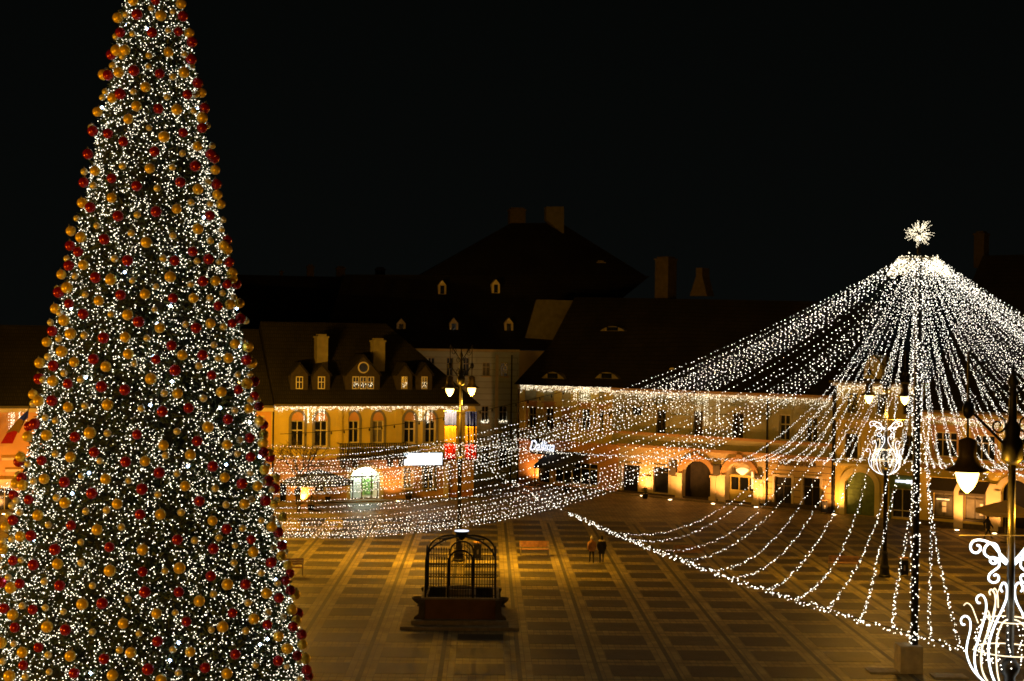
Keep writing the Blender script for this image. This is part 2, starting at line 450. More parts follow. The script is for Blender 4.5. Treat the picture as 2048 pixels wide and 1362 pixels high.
def chimney(F, x0, x1, y0, y1, d, dep=1.1, m='chim', lean=0, sidew=0):
    a, b, z0, z1 = F.rect(x0, x1, y0, y1, d)
    mb = MB(); mb.box(a, b, d, d + dep, z0 - 1.5, z1); mb.box(a - .08, b + .08, d - .08, d + dep + .08, z1 + .003, z1 + .16)
    mb.box(a + .12, b - .12, d + .12, d + dep - .12, z1 + .163, z1 + .34)
    return mb.build('chimney', m, F.o)

# ---- uplights set in the ground
UPL = None
def uplight(p, toward, power=140, ang=95, col=(1, .41, .10), label=''):
    global UPL
    if UPL is None:
        UPL = empty('ground_spotlight', p, label=label, cat='spotlight', group='ground spotlights in front of the facades')
        h = MB(); h.lathe([(.24, 0), (.24, .05), (.2, .07)], seg=14); h.build('housing', 'iron', UPL)
        h = MB(); h.lathe([(.17, .071), (.17, .08), (.1, .095)], seg=14); h.build('lens', 'lens', UPL)
        o = UPL
    else:
        o = copy_tree(UPL, None, p, label=label)
    l = bpy.data.lights.new('spot_beam', 'SPOT'); l.energy = power; l.color = col; l.spot_size = math.radians(ang); l.spot_blend = .9; l.shadow_soft_size = .12
    lo = link('spot_beam', l, o); lo.location = (0, 0, .2)
    dv = Vector(toward) - Vector(p) - Vector((0, 0, .2))
    lo.rotation_euler = dv.to_track_quat('-Z', 'Y').to_euler()
    return o

# ================= far left house and the ochre house (same line)
FL = Fac((547, 1006), (950, 996), 'ochre_house', 'ochre two storey house with arched windows, dormers and iron balcony')
u0, _ = FL.uz(547, 900); u1, _ = FL.uz(948, 900)
zE = FL.uz(740, 808)[1]
ops = []
wins = [(582, 608), (629, 655), (697, 718), (745, 767), (808, 830), (850, 871)]
WR = [FL.rect(a, b, 841, 893 if i < 2 else 886) for i, (a, b) in enumerate(wins)]
ops += [(a, b, c, d) for a, b, c, d in WR]
door = FL.rect(700, 760, 935, 1004); door = (door[0], door[1], .12, door[3])
ops.append((*door, (door[1] - door[0]) * .33))
gw1 = FL.rect(807, 824, 934, 976); gw2 = FL.rect(848, 868, 934, 978); gw3 = FL.rect(630, 650, 962, 985)
ldoor = FL.rect(560, 574, 965, 1004); ldoor = (ldoor[0], ldoor[1], .1, ldoor[3])
ops += [gw1, gw2, gw3, ldoor]
zB = FL.uz(740, 912)[1]
wall(FL, u0, u1, zB, zE, [o for o in ops if o[2] > zB], 'ochre')
# ground floor: peach plaster, wall front a few millimetres behind
wall(FL, u0, u1, 0, zB - .003, [o for o in ops if o[2] < zB], 'peach', y=.01)
body(FL, u0, u1, zE, 11, 'ochre')
for i, (a, b, c, d) in enumerate(WR):
    o = window(FL, a, b, c, d, 'frame_w', 'glass' if i != 3 else 'curtain', rows=(.62,), w=.09)
    t = MB(); t.box(a - .22, a - .003, -.06, .02, c - .2, d); t.box(b + .003, b + .22, -.06, .02, c - .2, d); t.box(a - .003, b + .003, -.1, .02, c - .22, c - .003)
    ar = arc_pts((a + b) / 2, d, (b - a) / 2 + .22, .95); ai = arc_pts((a + b) / 2, d, (b - a) / 2 + .0, .74)
    for k in range(12):
        t.prism([ar[k], ar[k + 1], ai[k + 1], ai[k]], -.06, .0)
    t.build('surround', 'dtrim', o)
    t = MB(); t.prism(ai, -.03, -.003); t.build('lunette', 'orange', o)
band(FL, u0, u1, zB - .1, zB + .12, .10, 'ochre', 'string_course')
band(FL, u0, u1, zE - .42, zE - .2, .22, 'trim'); band(FL, u0, u1, zE - .18, zE - .02, .38, 'trim')
for px in (549, 681, 690, 797, 945):
    a, _ = FL.uz(px, 860); mb = MB(); mb.box(a - .28, a + .28, -.07, -.003, zB + .13, zE - .43); mb.build('pilaster', 'ochre', FL.o)
pipe(FL, 547, 815)
window(FL, *gw1, 'frame_w', 'curtain', rows=(.35, .68), trim='trim'); window(FL, *gw2, 'frame_w', 'glass', rows=(.35, .68), trim='dtrim')
window(FL, *gw3, 'frame_w', 'glass', rows=(.6,), trim='trim')
# pumps of orange plaster panel left of the door
# lit entrance hall
a, b, c, d, = door
hall = MB(); hall.poly([(a - .6, 5, .02), (b + .6, 5, .02), (b + .6, 5, d), (a - .6, 5, d)]); hall.poly([(a - .6, .4, .02), (a - .6, 5, .02), (a - .6, 5, d), (a - .6, .4, d)])
hall.poly([(b + .6, .4, .02), (b + .6, .4, d), (b + .6, 5, d), (b + .6, 5, .02)]); hall.poly([(a - .6, .4, d), (a - .6, 5, d), (b + .6, 5, d), (b + .6, .4, d)])
hall.poly([(a - .6, .4, .02), (b + .6, .4, .02), (b + .6, 5, .02), (a - .6, 5, .02)])
# the dark inner wall must not cross the hall: it is cut by building the hall in front of it at y<1.1
hall = MB(); y1_ = 1.15
for q in ([(a - .1, y1_, .13), (b + .1, y1_, .13), (b + .1, y1_, d), (a - .1, y1_, d)], [(a - .1, .36, .13), (a - .1, y1_, .13), (a - .1, y1_, d), (a - .1, .36, d)],
          [(b + .1, .36, .13), (b + .1, .36, d), (b + .1, y1_, d), (b + .1, y1_, .13)], [(a - .1, .36, d), (a - .1, y1_, d), (b + .1, y1_, d), (b + .1, .36, d)],
          [(a - .1, .36, .13), (b + .1, .36, .13), (b + .1, y1_, .13), (a - .1, y1_, .13)]): hall.poly(q)
hall.build('entrance_hall', 'interior', FL.o)
hp = MB(); hp.box(a + (b - a) * .52, b - .35, y1_ - .05, y1_ - .004, .4, c + (d - c) * .62); hp.build('green_mural', 'hallplant', FL.o)
hl = MB(); hl.box(a + .3, b - .3, .5, .9, d - .08, d - .02); hl.build('ceiling_lamp', 'halllamp', FL.o)
dr = MB(); w_ = .09
for x in (a + .05, a + (b - a) * .12, a + (b - a) * .42, a + (b - a) * .74, b - .12): dr.box(x - w_ / 2, x + w_ / 2, .25, .33, .13, d - .35 - (.7 if x < a + .5 or x > b - .5 else 0))
dr.box(a + .1, b - .1, .24, .32, d * .70, d * .70 + .12)
dr.box(a + (b - a) * .70, b - .1, .24, .32, 1.5, 1.6); dr.box(a + .1, b - .1, .24, .32, .13, .25)
dr.build('entrance_door', 'frame_d', FL.o)
t = MB(); rise = (b - a) * .33
ar = arc_pts((a + b) / 2, d - rise, (b - a) / 2 + .3, rise + .3); ai = arc_pts((a + b) / 2, d - rise, (b - a) / 2, rise)
for k in range(12): t.prism([ar[k], ar[k + 1], ai[k + 1], ai[k]], -.08, .005)
t.box(a - .3, a - .002, -.08, .005, .0, d - rise); t.box(b + .002, b + .3, -.08, .005, 0, d - rise); t.build('door_surround', 'ochre2', FL.o)
# balcony with railing
ba, bb, bz0, bz1 = FL.rect(673, 806, 884, 912)
bal = MB(); bal.box(ba, bb, -1.3, -.003, bz0 - .25, bz0); bo = bal.build('balcony', 'darkstone', FL.o)
rl = MB(); rl.box(ba, bb, -1.3, -1.24, bz1 - .06, bz1); rl.box(ba, bb, -1.3, -1.24, bz0 + .08, bz0 + .13)
n = int((bb - ba) / .16)
for k in range(n + 1):
    x = ba + (bb - ba) * k / n; rl.box(x - .045, x + .045, -1.29, -1.25, bz0 + .13, bz1 - .06)
for x in (ba, bb - .05): rl.box(x, x + .05, -1.24, -.01, bz1 - .06, bz1)
rl.build('balcony_railing', 'iron', bo)
for x in (ba + .3, (ba + bb) / 2 - 1.6, (ba + bb) / 2 + 1.6, bb - .4):
    br = MB(); br.prism([(x, bz0 - .253), (x + .25, bz0 - .253), (x + .25, bz0 - .9), (x, bz0 - .9)], -.9, -.01); br.build('bracket', 'darkstone', bo)
# roof, dormers, chimneys
zR = FL.uz(640, 645, 6.5)[1]
roof_prism(FL, u0 - .0, u1 + .35, zE, zR, 6.5, back=12, hipL=0, hipR=6.8)
def roof_y(F, z, ze, zr, depth, over=.45): return -over + (z - ze) / (zr - ze) * (depth + over)
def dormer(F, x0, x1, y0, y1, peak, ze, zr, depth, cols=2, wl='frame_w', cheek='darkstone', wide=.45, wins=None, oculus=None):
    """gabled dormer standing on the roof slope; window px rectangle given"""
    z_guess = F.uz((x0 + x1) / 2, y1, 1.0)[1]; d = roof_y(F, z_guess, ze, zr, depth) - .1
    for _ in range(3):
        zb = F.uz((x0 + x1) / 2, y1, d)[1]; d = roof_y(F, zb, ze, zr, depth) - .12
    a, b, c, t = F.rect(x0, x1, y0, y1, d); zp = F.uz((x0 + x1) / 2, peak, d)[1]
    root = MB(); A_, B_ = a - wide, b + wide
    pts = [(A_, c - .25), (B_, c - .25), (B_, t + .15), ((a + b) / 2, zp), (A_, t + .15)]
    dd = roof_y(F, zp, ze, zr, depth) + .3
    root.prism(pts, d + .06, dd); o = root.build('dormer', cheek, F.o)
    rf = MB(); mid = (a + b) / 2
    for sx, ex in ((A_ - .15, mid), (mid, B_ + .15)):
        zl = t + .05 if sx < mid - .01 else zp + .06; zr2 = zp + .06 if sx < mid - .01 else t + .05
        rf.prism([(sx, zl), (ex, zr2), (ex, zr2 + .1), (sx, zl + .1)], d - .12, dd)
    rf.build('dormer_roof', 'roof', o)
    wl_ = wins or [(x0, x1)]
    for (p, q) in wl_:
        aa, b2, _, _ = F.rect(p, q, y0, y1, d); mb = MB(); frame_bars(mb, aa, b2, c, t, d, .07, cols, (.55,))
        wo = mb.build('dormer_window', wl, o); pn = MB(); pn.poly([(aa, d + .04, c), (b2, d + .04, c), (b2, d + .04, t), (aa, d + .04, t)]); pn.build('pane', 'glass', wo)
    if oculus:
        uc, zc = F.uz(oculus[0], oculus[1], d); rr = oculus[2]
        oc = MB(); A1 = arc_pts(uc, zc, rr, rr, 20, 0, 2 * PI); A2 = arc_pts(uc, zc, rr - .09, rr - .09, 20, 0, 2 * PI)
        for k in range(20): oc.prism([A1[k], A1[k + 1], A2[k + 1], A2[k]], d - .03, d + .05)
        oo = oc.build('round_window', wl, o); pp = MB(); pp.prism(A2[:-1], d + .01, d + .055); pp.build('pane', 'glass', oo)
    return o
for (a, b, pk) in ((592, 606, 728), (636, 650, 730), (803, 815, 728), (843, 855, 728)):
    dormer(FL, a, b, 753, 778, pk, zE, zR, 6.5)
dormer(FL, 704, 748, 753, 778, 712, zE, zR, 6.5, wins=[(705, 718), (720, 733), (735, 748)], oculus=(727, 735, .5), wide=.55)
chimney(FL, 634, 656, 676, 735, 2.4); chimney(FL, 747, 770, 684, 742, 2.3)
icicles(FL, 'icicle_lights', 'white icicle lights along the eave of the ochre house', 549, 935, 810, 810, .62, 60, patches=[(605, 626, 818, 846, 120), (628, 652, 818, 842, 110), (826, 845, 818, 842, 90), (848, 872, 818, 846, 110)])
# candle arches in dormer windows and first-floor windows
cand = []
for px in (708, 713, 723, 728, 738, 743, 805, 811, 846, 852, 848, 640): 
    for _ in range(3): cand.append(tuple(FL.world(*[FL.uz(px + R.uniform(-3, 3), 772 - R.random() * 9, 1.25)[0], 1.25, FL.uz(px, 772 - R.random() * 9, 1.25)[1]])))
# lit sign over the shop windows
sa, sb, sz0, sz1 = FL.rect(807, 884, 906, 930, -.35)
sg = empty('lit_shop_sign', FL.world((sa + sb) / 2, -.35, sz0), FL.rz, label='long glowing white sign box over the shop windows of the ochre house', cat='sign')
w2 = (sb - sa) / 2
m = MB(); m.box(-w2 - .05, w2 + .05, -.0, .33, -.06, sz1 - sz0 + .06); m.build('sign_box', 'iron', sg)
m = MB(); m.box(-w2, w2, -.06, -.003, 0, sz1 - sz0); m.build('sign_face', 'signw', sg)
# white drain cover column by the corner
a, b, c, d = FL.rect(888, 896, 925, 997, -.15); m = MB(); m.box(a, b, -.3, -.003, 0, d); m.build('white_downpipe_cover', 'trim', FL.o)
a, b, c, d = FL.rect(899, 945, 960, 997, -.1); m = MB(); m.box(a, b, -.08, -.003, .05, .75); m.build('plinth', 'terra', FL.o)

# ---- orange house at the far left, mostly behind the tree
F0 = Fac((-160, 1024), (545, 1006), 'orange_corner_house', 'orange plastered house left of the ochre house, mostly hidden by the Christmas tree')
L0 = F0.uz(545, 900)[0]; zE0 = F0.uz(20, 812)[1]
w00 = F0.rect(10, 52, 939, 962); w01 = F0.rect(1, 22, 997, 1034)
ups = [F0.rect(x, x + 34, 862, 905) for x in (-60,)] + [F0.rect(16, 44, 941, 960)]
ops0 = [F0.rect(x, x + 30, 845, 900) for x in (100, 200, 300, 400, 490)]
gnd0 = [F0.rect(x, x + 34, 975, 1022) for x in (-8, 130, 260, 400)]
wall(F0, -8, L0, 0, zE0, ops0 + gnd0, 'orange'); body(F0, -8, L0, zE0, 11, 'orange')
for q in ops0 + gnd0: window(F0, *q, 'frame_w', 'glass', trim='trim', head=True)
for (x0, x1, yy) in ((3, 36, 917), (10, 42, 940)):
    a, _ = F0.uz(x0, yy); b, z = F0.uz(x1, yy); band(F0, a, b, z - .12, z + .08, .2, 'trim', 'window_head')
a, b, c, d = F0.rect(10, 42, 942, 960); m = MB(); m.box(a, b, -.05, -.003, c, d); m.build('panel', 'peach', F0.o)
band(F0, -8, L0, F0.uz(20, 965)[1], F0.uz(20, 960)[1] + .1, .4, 'trim')
band(F0, -8, L0, zE0 - .5, zE0 - .02, .3, 'trim')
zR0 = F0.uz(20, 650, 6.5)[1]; roof_prism(F0, -8, L0 - .02, zE0, zR0, 6.5)
icicles(F0, 'icicle_lights', 'icicle lights under the eave of the orange house behind the flag', -60, 60, 815, 813, .5, 50, patches=[(8, 30, 822, 858, 90), (32, 58, 818, 850, 90)])

# ================= tall grey house behind the street
FB = Fac((640, 957), (1037, 957), 'grey_mansion', 'large dim grey house with banded corner and tall tiled roof behind the street')
uL = 0; uR = FB.uz(1037, 800)[0]; zEB = FB.uz(940, 698)[1]
bw = [FB.rect(a, b, 715, 752) for a, b in ((815, 829), (856, 869), (893, 906), (926, 938))] + [FB.rect(965, 980, 725, 752), FB.rect(1001, 1016, 725, 753)]
bw2 = [FB.rect(a, b, 812, 847) for a, b in ((926, 938), (963, 977), (998, 1014))] + [FB.rect(a, b, 890, 935) for a, b in ((963, 978), (998, 1015))]
wall(FB, uL, uR, 0, zEB, bw + bw2, 'grey'); body(FB, uL, uR, zEB, 16, 'grey')
for i, q in enumerate(bw + bw2):
    window(FB, *q, 'frame_w', 'curtain' if i in (4,) else 'glass', rows=(.66,), w=.06, sill=True)
band(FB, uL, uR, zEB - .55, zEB - .3, .25, 'grey'); band(FB, uL, uR, zEB - .25, zEB - .02, .45, 'trim')
for px in (955, 993, 1030):
    a = FB.uz(px, 800)[0]; mb = MB(); mb.box(a - .16, a + .16, -.07, -.003, .2, zEB - .56); mb.build('pilaster', 'trim' if px == 993 else 'grey', FB.o)
pipe(FB, 1024, 700)
# pale side wing right of the pipe
a = uR; b = FB.uz(1120, 700)[0]; m = MB(); m.box(a + .01, b, .3, 6, 0, zEB - .1); m.build('side_wing', 'cream', FB.o)
# mansard roof
zM = FB.uz(950, 549, 7)[1]; zT = FB.uz(1070, 445, 15)[1]
def P(px, py, d): u, z = FB.uz(px, py, d); return (u, d, z)
rm = MB()
e0, e1 = (FB.uz(640, 696, -.5)[0], -.5, zEB), (FB.uz(1115, 696, -.5)[0], -.5, zEB)
b0, b1 = P(690, 549, 7), P(1300, 552, 7)
rm.poly([e0, e1, b1, b0]); t0, t1 = P(1022, 446, 15), P(1122, 446, 15)
q0, q1 = P(842, 549, 7.05), P(1292, 552, 7.05)
rm.poly([b0, b1, (b1[0], 26, b1[2]), (b0[0], 26, b0[2])])
rm.poly([q0, q1, t1, t0]); rm.poly([(q0[0], 24, q0[2]), q0, t0]); rm.poly([q1, (q1[0], 24, q1[2]), t1]); rm.poly([(q1[0], 24, q1[2]), (q0[0], 24, q0[2]), t0, t1])
rm.poly([e1, (e1[0], 26, e1[2]), (b1[0], 26, b1[2]), b1]); rm.poly([(e0[0], 26, e0[2]), e0, b0, (b0[0], 26, b0[2])])
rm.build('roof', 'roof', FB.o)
chimney(FB, 1020, 1051, 421, 446, 15, 1.6, 'stoned'); 
cb = MB(); pA, pB, pC, pD = P(1091, 414, 14), P(1126, 414, 14), P(1126, 470, 14), P(1091, 440, 14)
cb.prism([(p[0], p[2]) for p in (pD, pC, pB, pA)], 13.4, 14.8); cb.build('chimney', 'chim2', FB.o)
chimney(FB, 1194, 1210, 527, 548, 9, 1.0)
def wedge_dormer(px, py, s=1.0, d=3):
    u, z = FB.uz(px, py, d); hw = .45 * s
    m = MB(); m.prism([(u - hw, z - .75 * s), (u + hw, z - .75 * s), (u + hw, z + .25 * s), (u, z + .8 * s), (u - hw, z + .25 * s)], d - .3, d + 3); o = m.build('dormer', 'trim', FB.o)
    p_ = MB(); p_.poly([(u - hw * .5, d - .31, z - .72 * s), (u + hw * .5, d - .31, z - .72 * s), (u + hw * .5, d - .31, z + .2 * s), (u - hw * .5, d - .31, z + .2 * s)]); p_.build('pane', 'glass', o)
for px, py, d in ((802, 652, 1.6), (907, 651, 1.6), (1017, 651, 1.6)): wedge_dormer(px, py, 1.0, d)
for px, py, d in ((884, 575, 5.2), (991, 573, 5.2)): wedge_dormer(px, py, .95, d)
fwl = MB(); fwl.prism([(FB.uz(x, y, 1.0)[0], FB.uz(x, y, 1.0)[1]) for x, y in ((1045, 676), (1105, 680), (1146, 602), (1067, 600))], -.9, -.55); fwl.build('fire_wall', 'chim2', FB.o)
cand2 = []
for px in (965, 969, 975, 1001, 1006, 1012):
    for _ in range(5): 
        x, y = px + R.uniform(-2.5, 2.5), 845 - R.random() * 5; u, z = FB.uz(x, y, -.03); cand2.append(tuple(FB.world(u, -.03, z)))
ca = empty('candle_lights', FB.world(uR - 2, -.03, 6), label='warm candle arches glowing in two windows of the grey house', cat='window lights')
bulb_mesh('bulbs', np.array(cand2) - np.array(ca.location), .04, 'bulbw', ca)
cd = []
for px, dd in [(709, 0), (714, 0), (724, 0), (729, 0), (739, 0), (744, 0), (806, 0), (811, 0), (846, 0), (851, 0)]:
    for _ in range(4):
        x, y = px + R.uniform(-2.5, 2.5), 774 - R.random() * 9; u, z = FL.uz(x, y, .55); cd.append(tuple(FL.world(u, .45, z)))
cc = empty('candle_lights', FL.world(6, .4, 9), label='small candle lights in the attic windows of the ochre house', cat='window lights')
bulb_mesh('bulbs', np.array(cd) - np.array(cc.location), .028, 'bulbw', cc)

# ---- dim house with a curled gable behind the ochre house
FG = Fac((430, 930), (800, 930), 'gabled_townhouse', 'very dim house with a curled baroque gable behind the ochre house roof')
a, z = FG.uz(440, 647); b, _ = FG.uz(795, 647)
m = MB(); m.box(a, b, 0, 12, 0, z); m.build('wall', 'stoned', FG.o); band(FG, a, b, z - .3, z - .01, .35, 'stoned')
zr = FG.uz(600, 552, 6)[1]; roof_prism(FG, a, b, z, zr, 6)
pts = [(664, 648), (664, 636), (672, 628), (680, 618), (690, 612), (696, 600), (700, 586), (708, 572), (712, 563), (716, 572), (722, 586), (726, 600), (732, 612), (742, 622), (750, 634), (752, 648)]
m = MB(); m.prism([FG.uz(x, y, -.2) for x, y in reversed(pts)], -.4, .3); go = m.build('gable', 'orange', FG.o)
uc, zc = FG.uz(708, 640, -.5); m = MB(); A1 = arc_pts(uc, zc, 1.9, 1.8, 14); A2 = arc_pts(uc, zc, 1.5, 1.4, 14)
for k in range(14): m.prism([A1[k], A1[k + 1], A2[k + 1], A2[k]], -.55, -.41)
m.build('gable_arch', 'trim', go)
for (x0, x1, y0) in ((560, 566, 545), (614, 628, 535), (673, 690, 538), (752, 770, 540)): chimney(FG, x0, x1, y0, 556, 6, 1.2, 'stoned')

# ================= right-hand row
FR = Fac((1037, 966), (1667, 1027), 'cream_row_house', 'long two storey row house with arcade, cornices and tiled eyebrow roof')
def U(px, py=900): return FR.uz(px, py)[0]
uA, uS, uE = U(1037), U(1222), U(1666)
zA = FR.uz(1130, 772)[1]; zEr = FR.uz(1450, 783)[1]
RW1 = [FR.rect(a, b, c, d) for a, b, c, d in ((1056, 1072, 813, 856), (1090, 1107, 815, 859), (1162, 1180, 817, 861), (1200, 1218, 820, 864))]
RW2 = [FR.rect(a, b, c, d) for a, b, c, d in ((1264, 1283, 815, 865), (1312, 1332, 820, 868), (1386, 1406, 822, 872), (1465, 1487, 826, 877), (1558, 1580, 829, 881), (1611, 1635, 834, 886))]
zG1 = FR.uz(1130, 884)[1]; zG2 = FR.uz(1400, 900)[1]; zG3 = FR.uz(1400, 876)[1]
zt1 = max(zA, zEr)
wall(FR, uA, uS, zG1, zA, RW1, 'ochre2'); wall(FR, uS, uE, zG2, zEr, RW2, 'olive')
# ground floor
shopA = FR.rect(1078, 1100, 925, 965); shopA2 = FR.rect(1108, 1195, 925, 968); shopB = FR.rect(1245, 1280, 930, 985); sh1 = FR.rect(1307, 1337, 934, 986)
ar1 = FR.rect(1366, 1423, 921, 1001); ar1 = (ar1[0], ar1[1], 0.02, ar1[3], (ar1[1] - ar1[0]) * .40)
ar2 = FR.rect(1452, 1509, 924, 1008); ar2 = (ar2[0], ar2[1], 0.02, ar2[3], (ar2[1] - ar2[0]) * .42)
d1 = FR.rect(1549, 1583, 954, 1010); d1 = (d1[0], d1[1], .1, d1[3]); d2 = FR.rect(1606, 1640, 956, 1016); d2 = (d2[0], d2[1], .1, d2[3])
us2 = U(1237); uP = U(1530)
wall(FR, uA, us2, 0, zG1 - .003, [shopA, shopA2], 'orange', y=.01)
wall(FR, us2, uP, 0, zG2 - .003, [shopB, sh1, ar1, ar2], 'cream', y=.01)
wall(FR, uP, uE, 0, zG2 - .003, [d1, d2], 'rust', y=.01)
body(FR, uA, uE, min(zA, zEr), 11, 'ochre2')
for q in RW1: window(FR, *q, 'frame_w', 'glass', trim='peach', head=True, w=.09)
for i, q in enumerate(RW2): window(FR, *q, 'frame_w' if i > 3 else 'frame_d', 'glass', trim='olive', head=True, w=.09)
a, b, c, d = FR.rect(1123, 1141, 818, 860); m = MB(); m.box(a, b, -.04, -.003, c, d); m.box(a - .15, b + .15, -.16, -.003, d + .003, d + .18); m.build('blind_window', 'peach', FR.o)
for px in (1043, 1081, 1116, 1150, 1190, 1216):
    a = U(px, 840); m = MB(); m.box(a - .5, a + .5, -.08, -.003, zG1 + .1, zA - .5); m.build('pilaster', 'ochre', FR.o)
for (x0, x1) in ((1050, 1078), (1085, 1112), (1119, 1146), (1158, 1184), (1195, 1213)):
    a, b, c, d = FR.rect(x0, x1, 782, 801); m = MB(); m.box(a, b, -.07, -.003, c, d); m.build('frieze_panel', 'olive', FR.o)
for (x0, x1) in ((1240, 1300), (1340, 1380), (1420, 1455), (1500, 1545), (1592, 1600), (1645, 1660)):
    a, b, c, d = FR.rect(x0, x1, 830, 872); m = MB(); m.box(a, b, -.035, -.003, c, d); m.build('wall_panel', 'olive', FR.o)
band(FR, uA, us2, zG1 - .16, zG1 + .1, .22, 'orange', 'string_course')
band(FR, uS, uE, zG3, zG3 + .22, .22, 'peach', 'string_course'); band(FR, us2, uE, zG2 - .12, zG2 + .12, .20, 'peach', 'string_course')
band(FR, uA, uS, zA - .36, zA - .02, .34, 'trim'); band(FR, uS, uE, zEr - .45, zEr - .25, .22, 'trim'); band(FR, uS, uE, zEr - .22, zEr - .02, .42, 'peach')
for px in (1038, 1535, 1667): pipe(FR, px, 778 if px < 1100 else 793)
# shop fronts
for q in (shopA, shopB, sh1): window(FR, *q, 'frame_d', 'glass', cols=1, rows=(.8,), trim='trim', nm='shop_window')
window(FR, *shopA2, 'frame_w', 'glass', cols=5, rows=(.75,), nm='shop_window')
for q in (d1, d2): window(FR, *q, 'frame_d', 'dark', cols=2, rows=(.72,), trim='trim', sill=False, nm='shop_door')
# arcade arches
for k_, (a, b, c, d, rise) in enumerate((ar1, ar2)):
    t = MB(); zt = d - rise
    ro = arc_pts((a + b) / 2, zt, (b - a) / 2 + .38, rise + .38, 16); ri = arc_pts((a + b) / 2, zt, (b - a) / 2, rise, 16)
    for k in range(16): t.prism([ro[k], ro[k + 1], ri[k + 1], ri[k]], -.14, .005)
    ro2 = arc_pts((a + b) / 2, zt, (b - a) / 2 + .5, rise + .5, 16)
    for k in range(16): t.prism([ro2[k], ro2[k + 1], ro[k + 1], ro[k]], -.22, .005)
    ks = (a + b) / 2; t.prism([(ks - .2, d - .05), (ks + .2, d - .05), (ks + .3, d + .65), (ks - .3, d + .65)], -.3, .003)
    t.build('arch_moulding', 'peach', FR.o)
    for x0, x1 in ((a - .55, a - .003), (b + .003, b + .55)):
        t = MB(); t.box(x0, x1, -.18, .005, .45, zt - .16); t.box(x0 - .07, x1 + .07, -.26, .005, zt - .157, zt + .03); t.box(x0 - .1, x1 + .1, -.3, .005, 0, .447); t.build('arch_pier', 'cream', FR.o)
    # passage behind the arch
    t = MB()
    for q in ([(a, .36, 0), (a, 1.15, 0), (a, 1.15, d), (a, .36, d)], [(b, .36, 0), (b, .36, d), (b, 1.15, d), (b, 1.15, 0)], [(a, 1.15, 0), (b, 1.15, 0), (b, 1.15, d), (a, 1.15, d)], [(a, .36, d), (a, 1.15, d), (b, 1.15, d), (b, .36, d)]): t.poly(q)
    t.build('passage', 'cream' if k_ else 'darkstone', FR.o)  # first passage near black, its shade put into the colour
a, b, c, d, rise = ar2; zt = d - rise
t = MB(); t.box(a, b, .55, .68, zt - .15, zt + .05)
for q in (0.02, .32, .66, .95): x = a + (b - a) * q; t.box(x, x + .1, .55, .65, 0.02, zt - .15)
t.box(a, b, .56, .66, 0, 1.2); t.prism([((a + b) / 2 - .05, zt + .05), ((a + b) / 2 + .05, zt + .05), (a + .55, d - .35), (a + .45, d - .4)], .56, .62); t.prism([((a + b) / 2 - .05, zt + .05), ((a + b) / 2 + .05, zt + .05), (b - .45, d - .4), (b - .55, d - .35)], .56, .62)
so = t.build('glazed_shopfront', 'ochre', FR.o)
t = MB(); t.poly([(a, .7, 1.2), (b, .7, 1.2), (b, .7, zt - .1), (a, .7, zt - .1)]); t.build('pane', 'glass', so)
t = MB(); t.lathe([(.12, 0), (.5, .3), (.55, .5), (.2, .62)], ((a + b) / 2, .3, zt + .1), 12); t.build('arch_lamp', 'shoplamp', FR.o)
posters = MB(); px0 = a + (b - a) * .78
posters.box(px0, px0 + .8, .5, .54, 1.4, 2.9); posters.build('poster', 'shoplamp', FR.o)
for px in (1348, 1436, 1519):   # display cases on the piers
    a, b, c, d = FR.rect(px - 7, px + 7, 928 if px < 1500 else 948, 950 if px < 1500 else 958); m = MB(); m.box(a, b, -.26, -.01, c, d); m.box(a + .08, b - .08, -.3, -.263, (c + d) / 2, d - .1); m.build('display_case', 'frame_d', FR.o)
for px in (1349, 1437, 1519, 1284, 1296):
    a = U(px, 975); m = MB(); m.box(a - .42, a + .42, -.09, .005, 0.3, FR.uz(px, 952)[1]); m.build('pier_panel', 'cream', FR.o)
m = MB(); m.box(us2, uP, -.14, .0, 0, .28); m.build('plinth', 'stoned', FR.o)
m = MB(); m.box(uP + .1, uE, -.1, .0, 0, .5); m.build('plinth', 'stoned', FR.o)
def text(name, s, F, px, py, d, size_h, width, m, parent=None, shear=0, ext=.02):
    c = bpy.data.curves.new(name, 'FONT'); c.body = s; c.extrude = ext; c.shear = shear; c.align_x = 'CENTER'; c.align_y = 'CENTER'; c.size = 1
    c.materials.append(MT[m]); o = bpy.data.objects.new(name, c); COL.objects.link(o)
    bpy.context.view_layer.update(); wd, hd = o.dimensions.x, o.dimensions.y
    o.scale = (width / wd, size_h / hd, 1)
    u, z = F.uz(px, py, d)
    me = bpy.data.meshes.new_from_object(o.evaluated_get(bpy.context.evaluated_depsgraph_get())); sc_ = tuple(o.scale)
    bpy.data.objects.remove(o); o = bpy.data.objects.new(name, me); COL.objects.link(o); o.scale = sc_
    if parent is F.o: o.location = (u, d, z)
    else: o.location = (0, 0, 0)
    o.rotation_euler = (PI / 2, 0, 0); o.parent = parent
    return o, u, z
text('lettering', 'GALERIILE ARTELOR', FR, 1594, 929, -.06, .42, U(1632) - U(1556), 'frame_d', FR.o)
nu, nz = FR.uz(1083, 893, -.5)
nn = empty('neon_script_sign', FR.world(nu, -.5, nz), FR.rz, label='white neon script sign on a dark board at the left end of the row house', cat='sign')
text('lettering', 'Dallina', FR, 1083, 893, -.5, 1.0, U(1107) - U(1058), 'neon', nn, shear=.35, ext=.03)
m = MB(); m.prism([(x, z) for x, z in ((-1.6, -.75), (1.5, -.85), (1.9, -.5), (1.2, .2), (-.6, .75), (-1.4, .6))], .08, .16); m.build('sign_board', 'dark', nn)
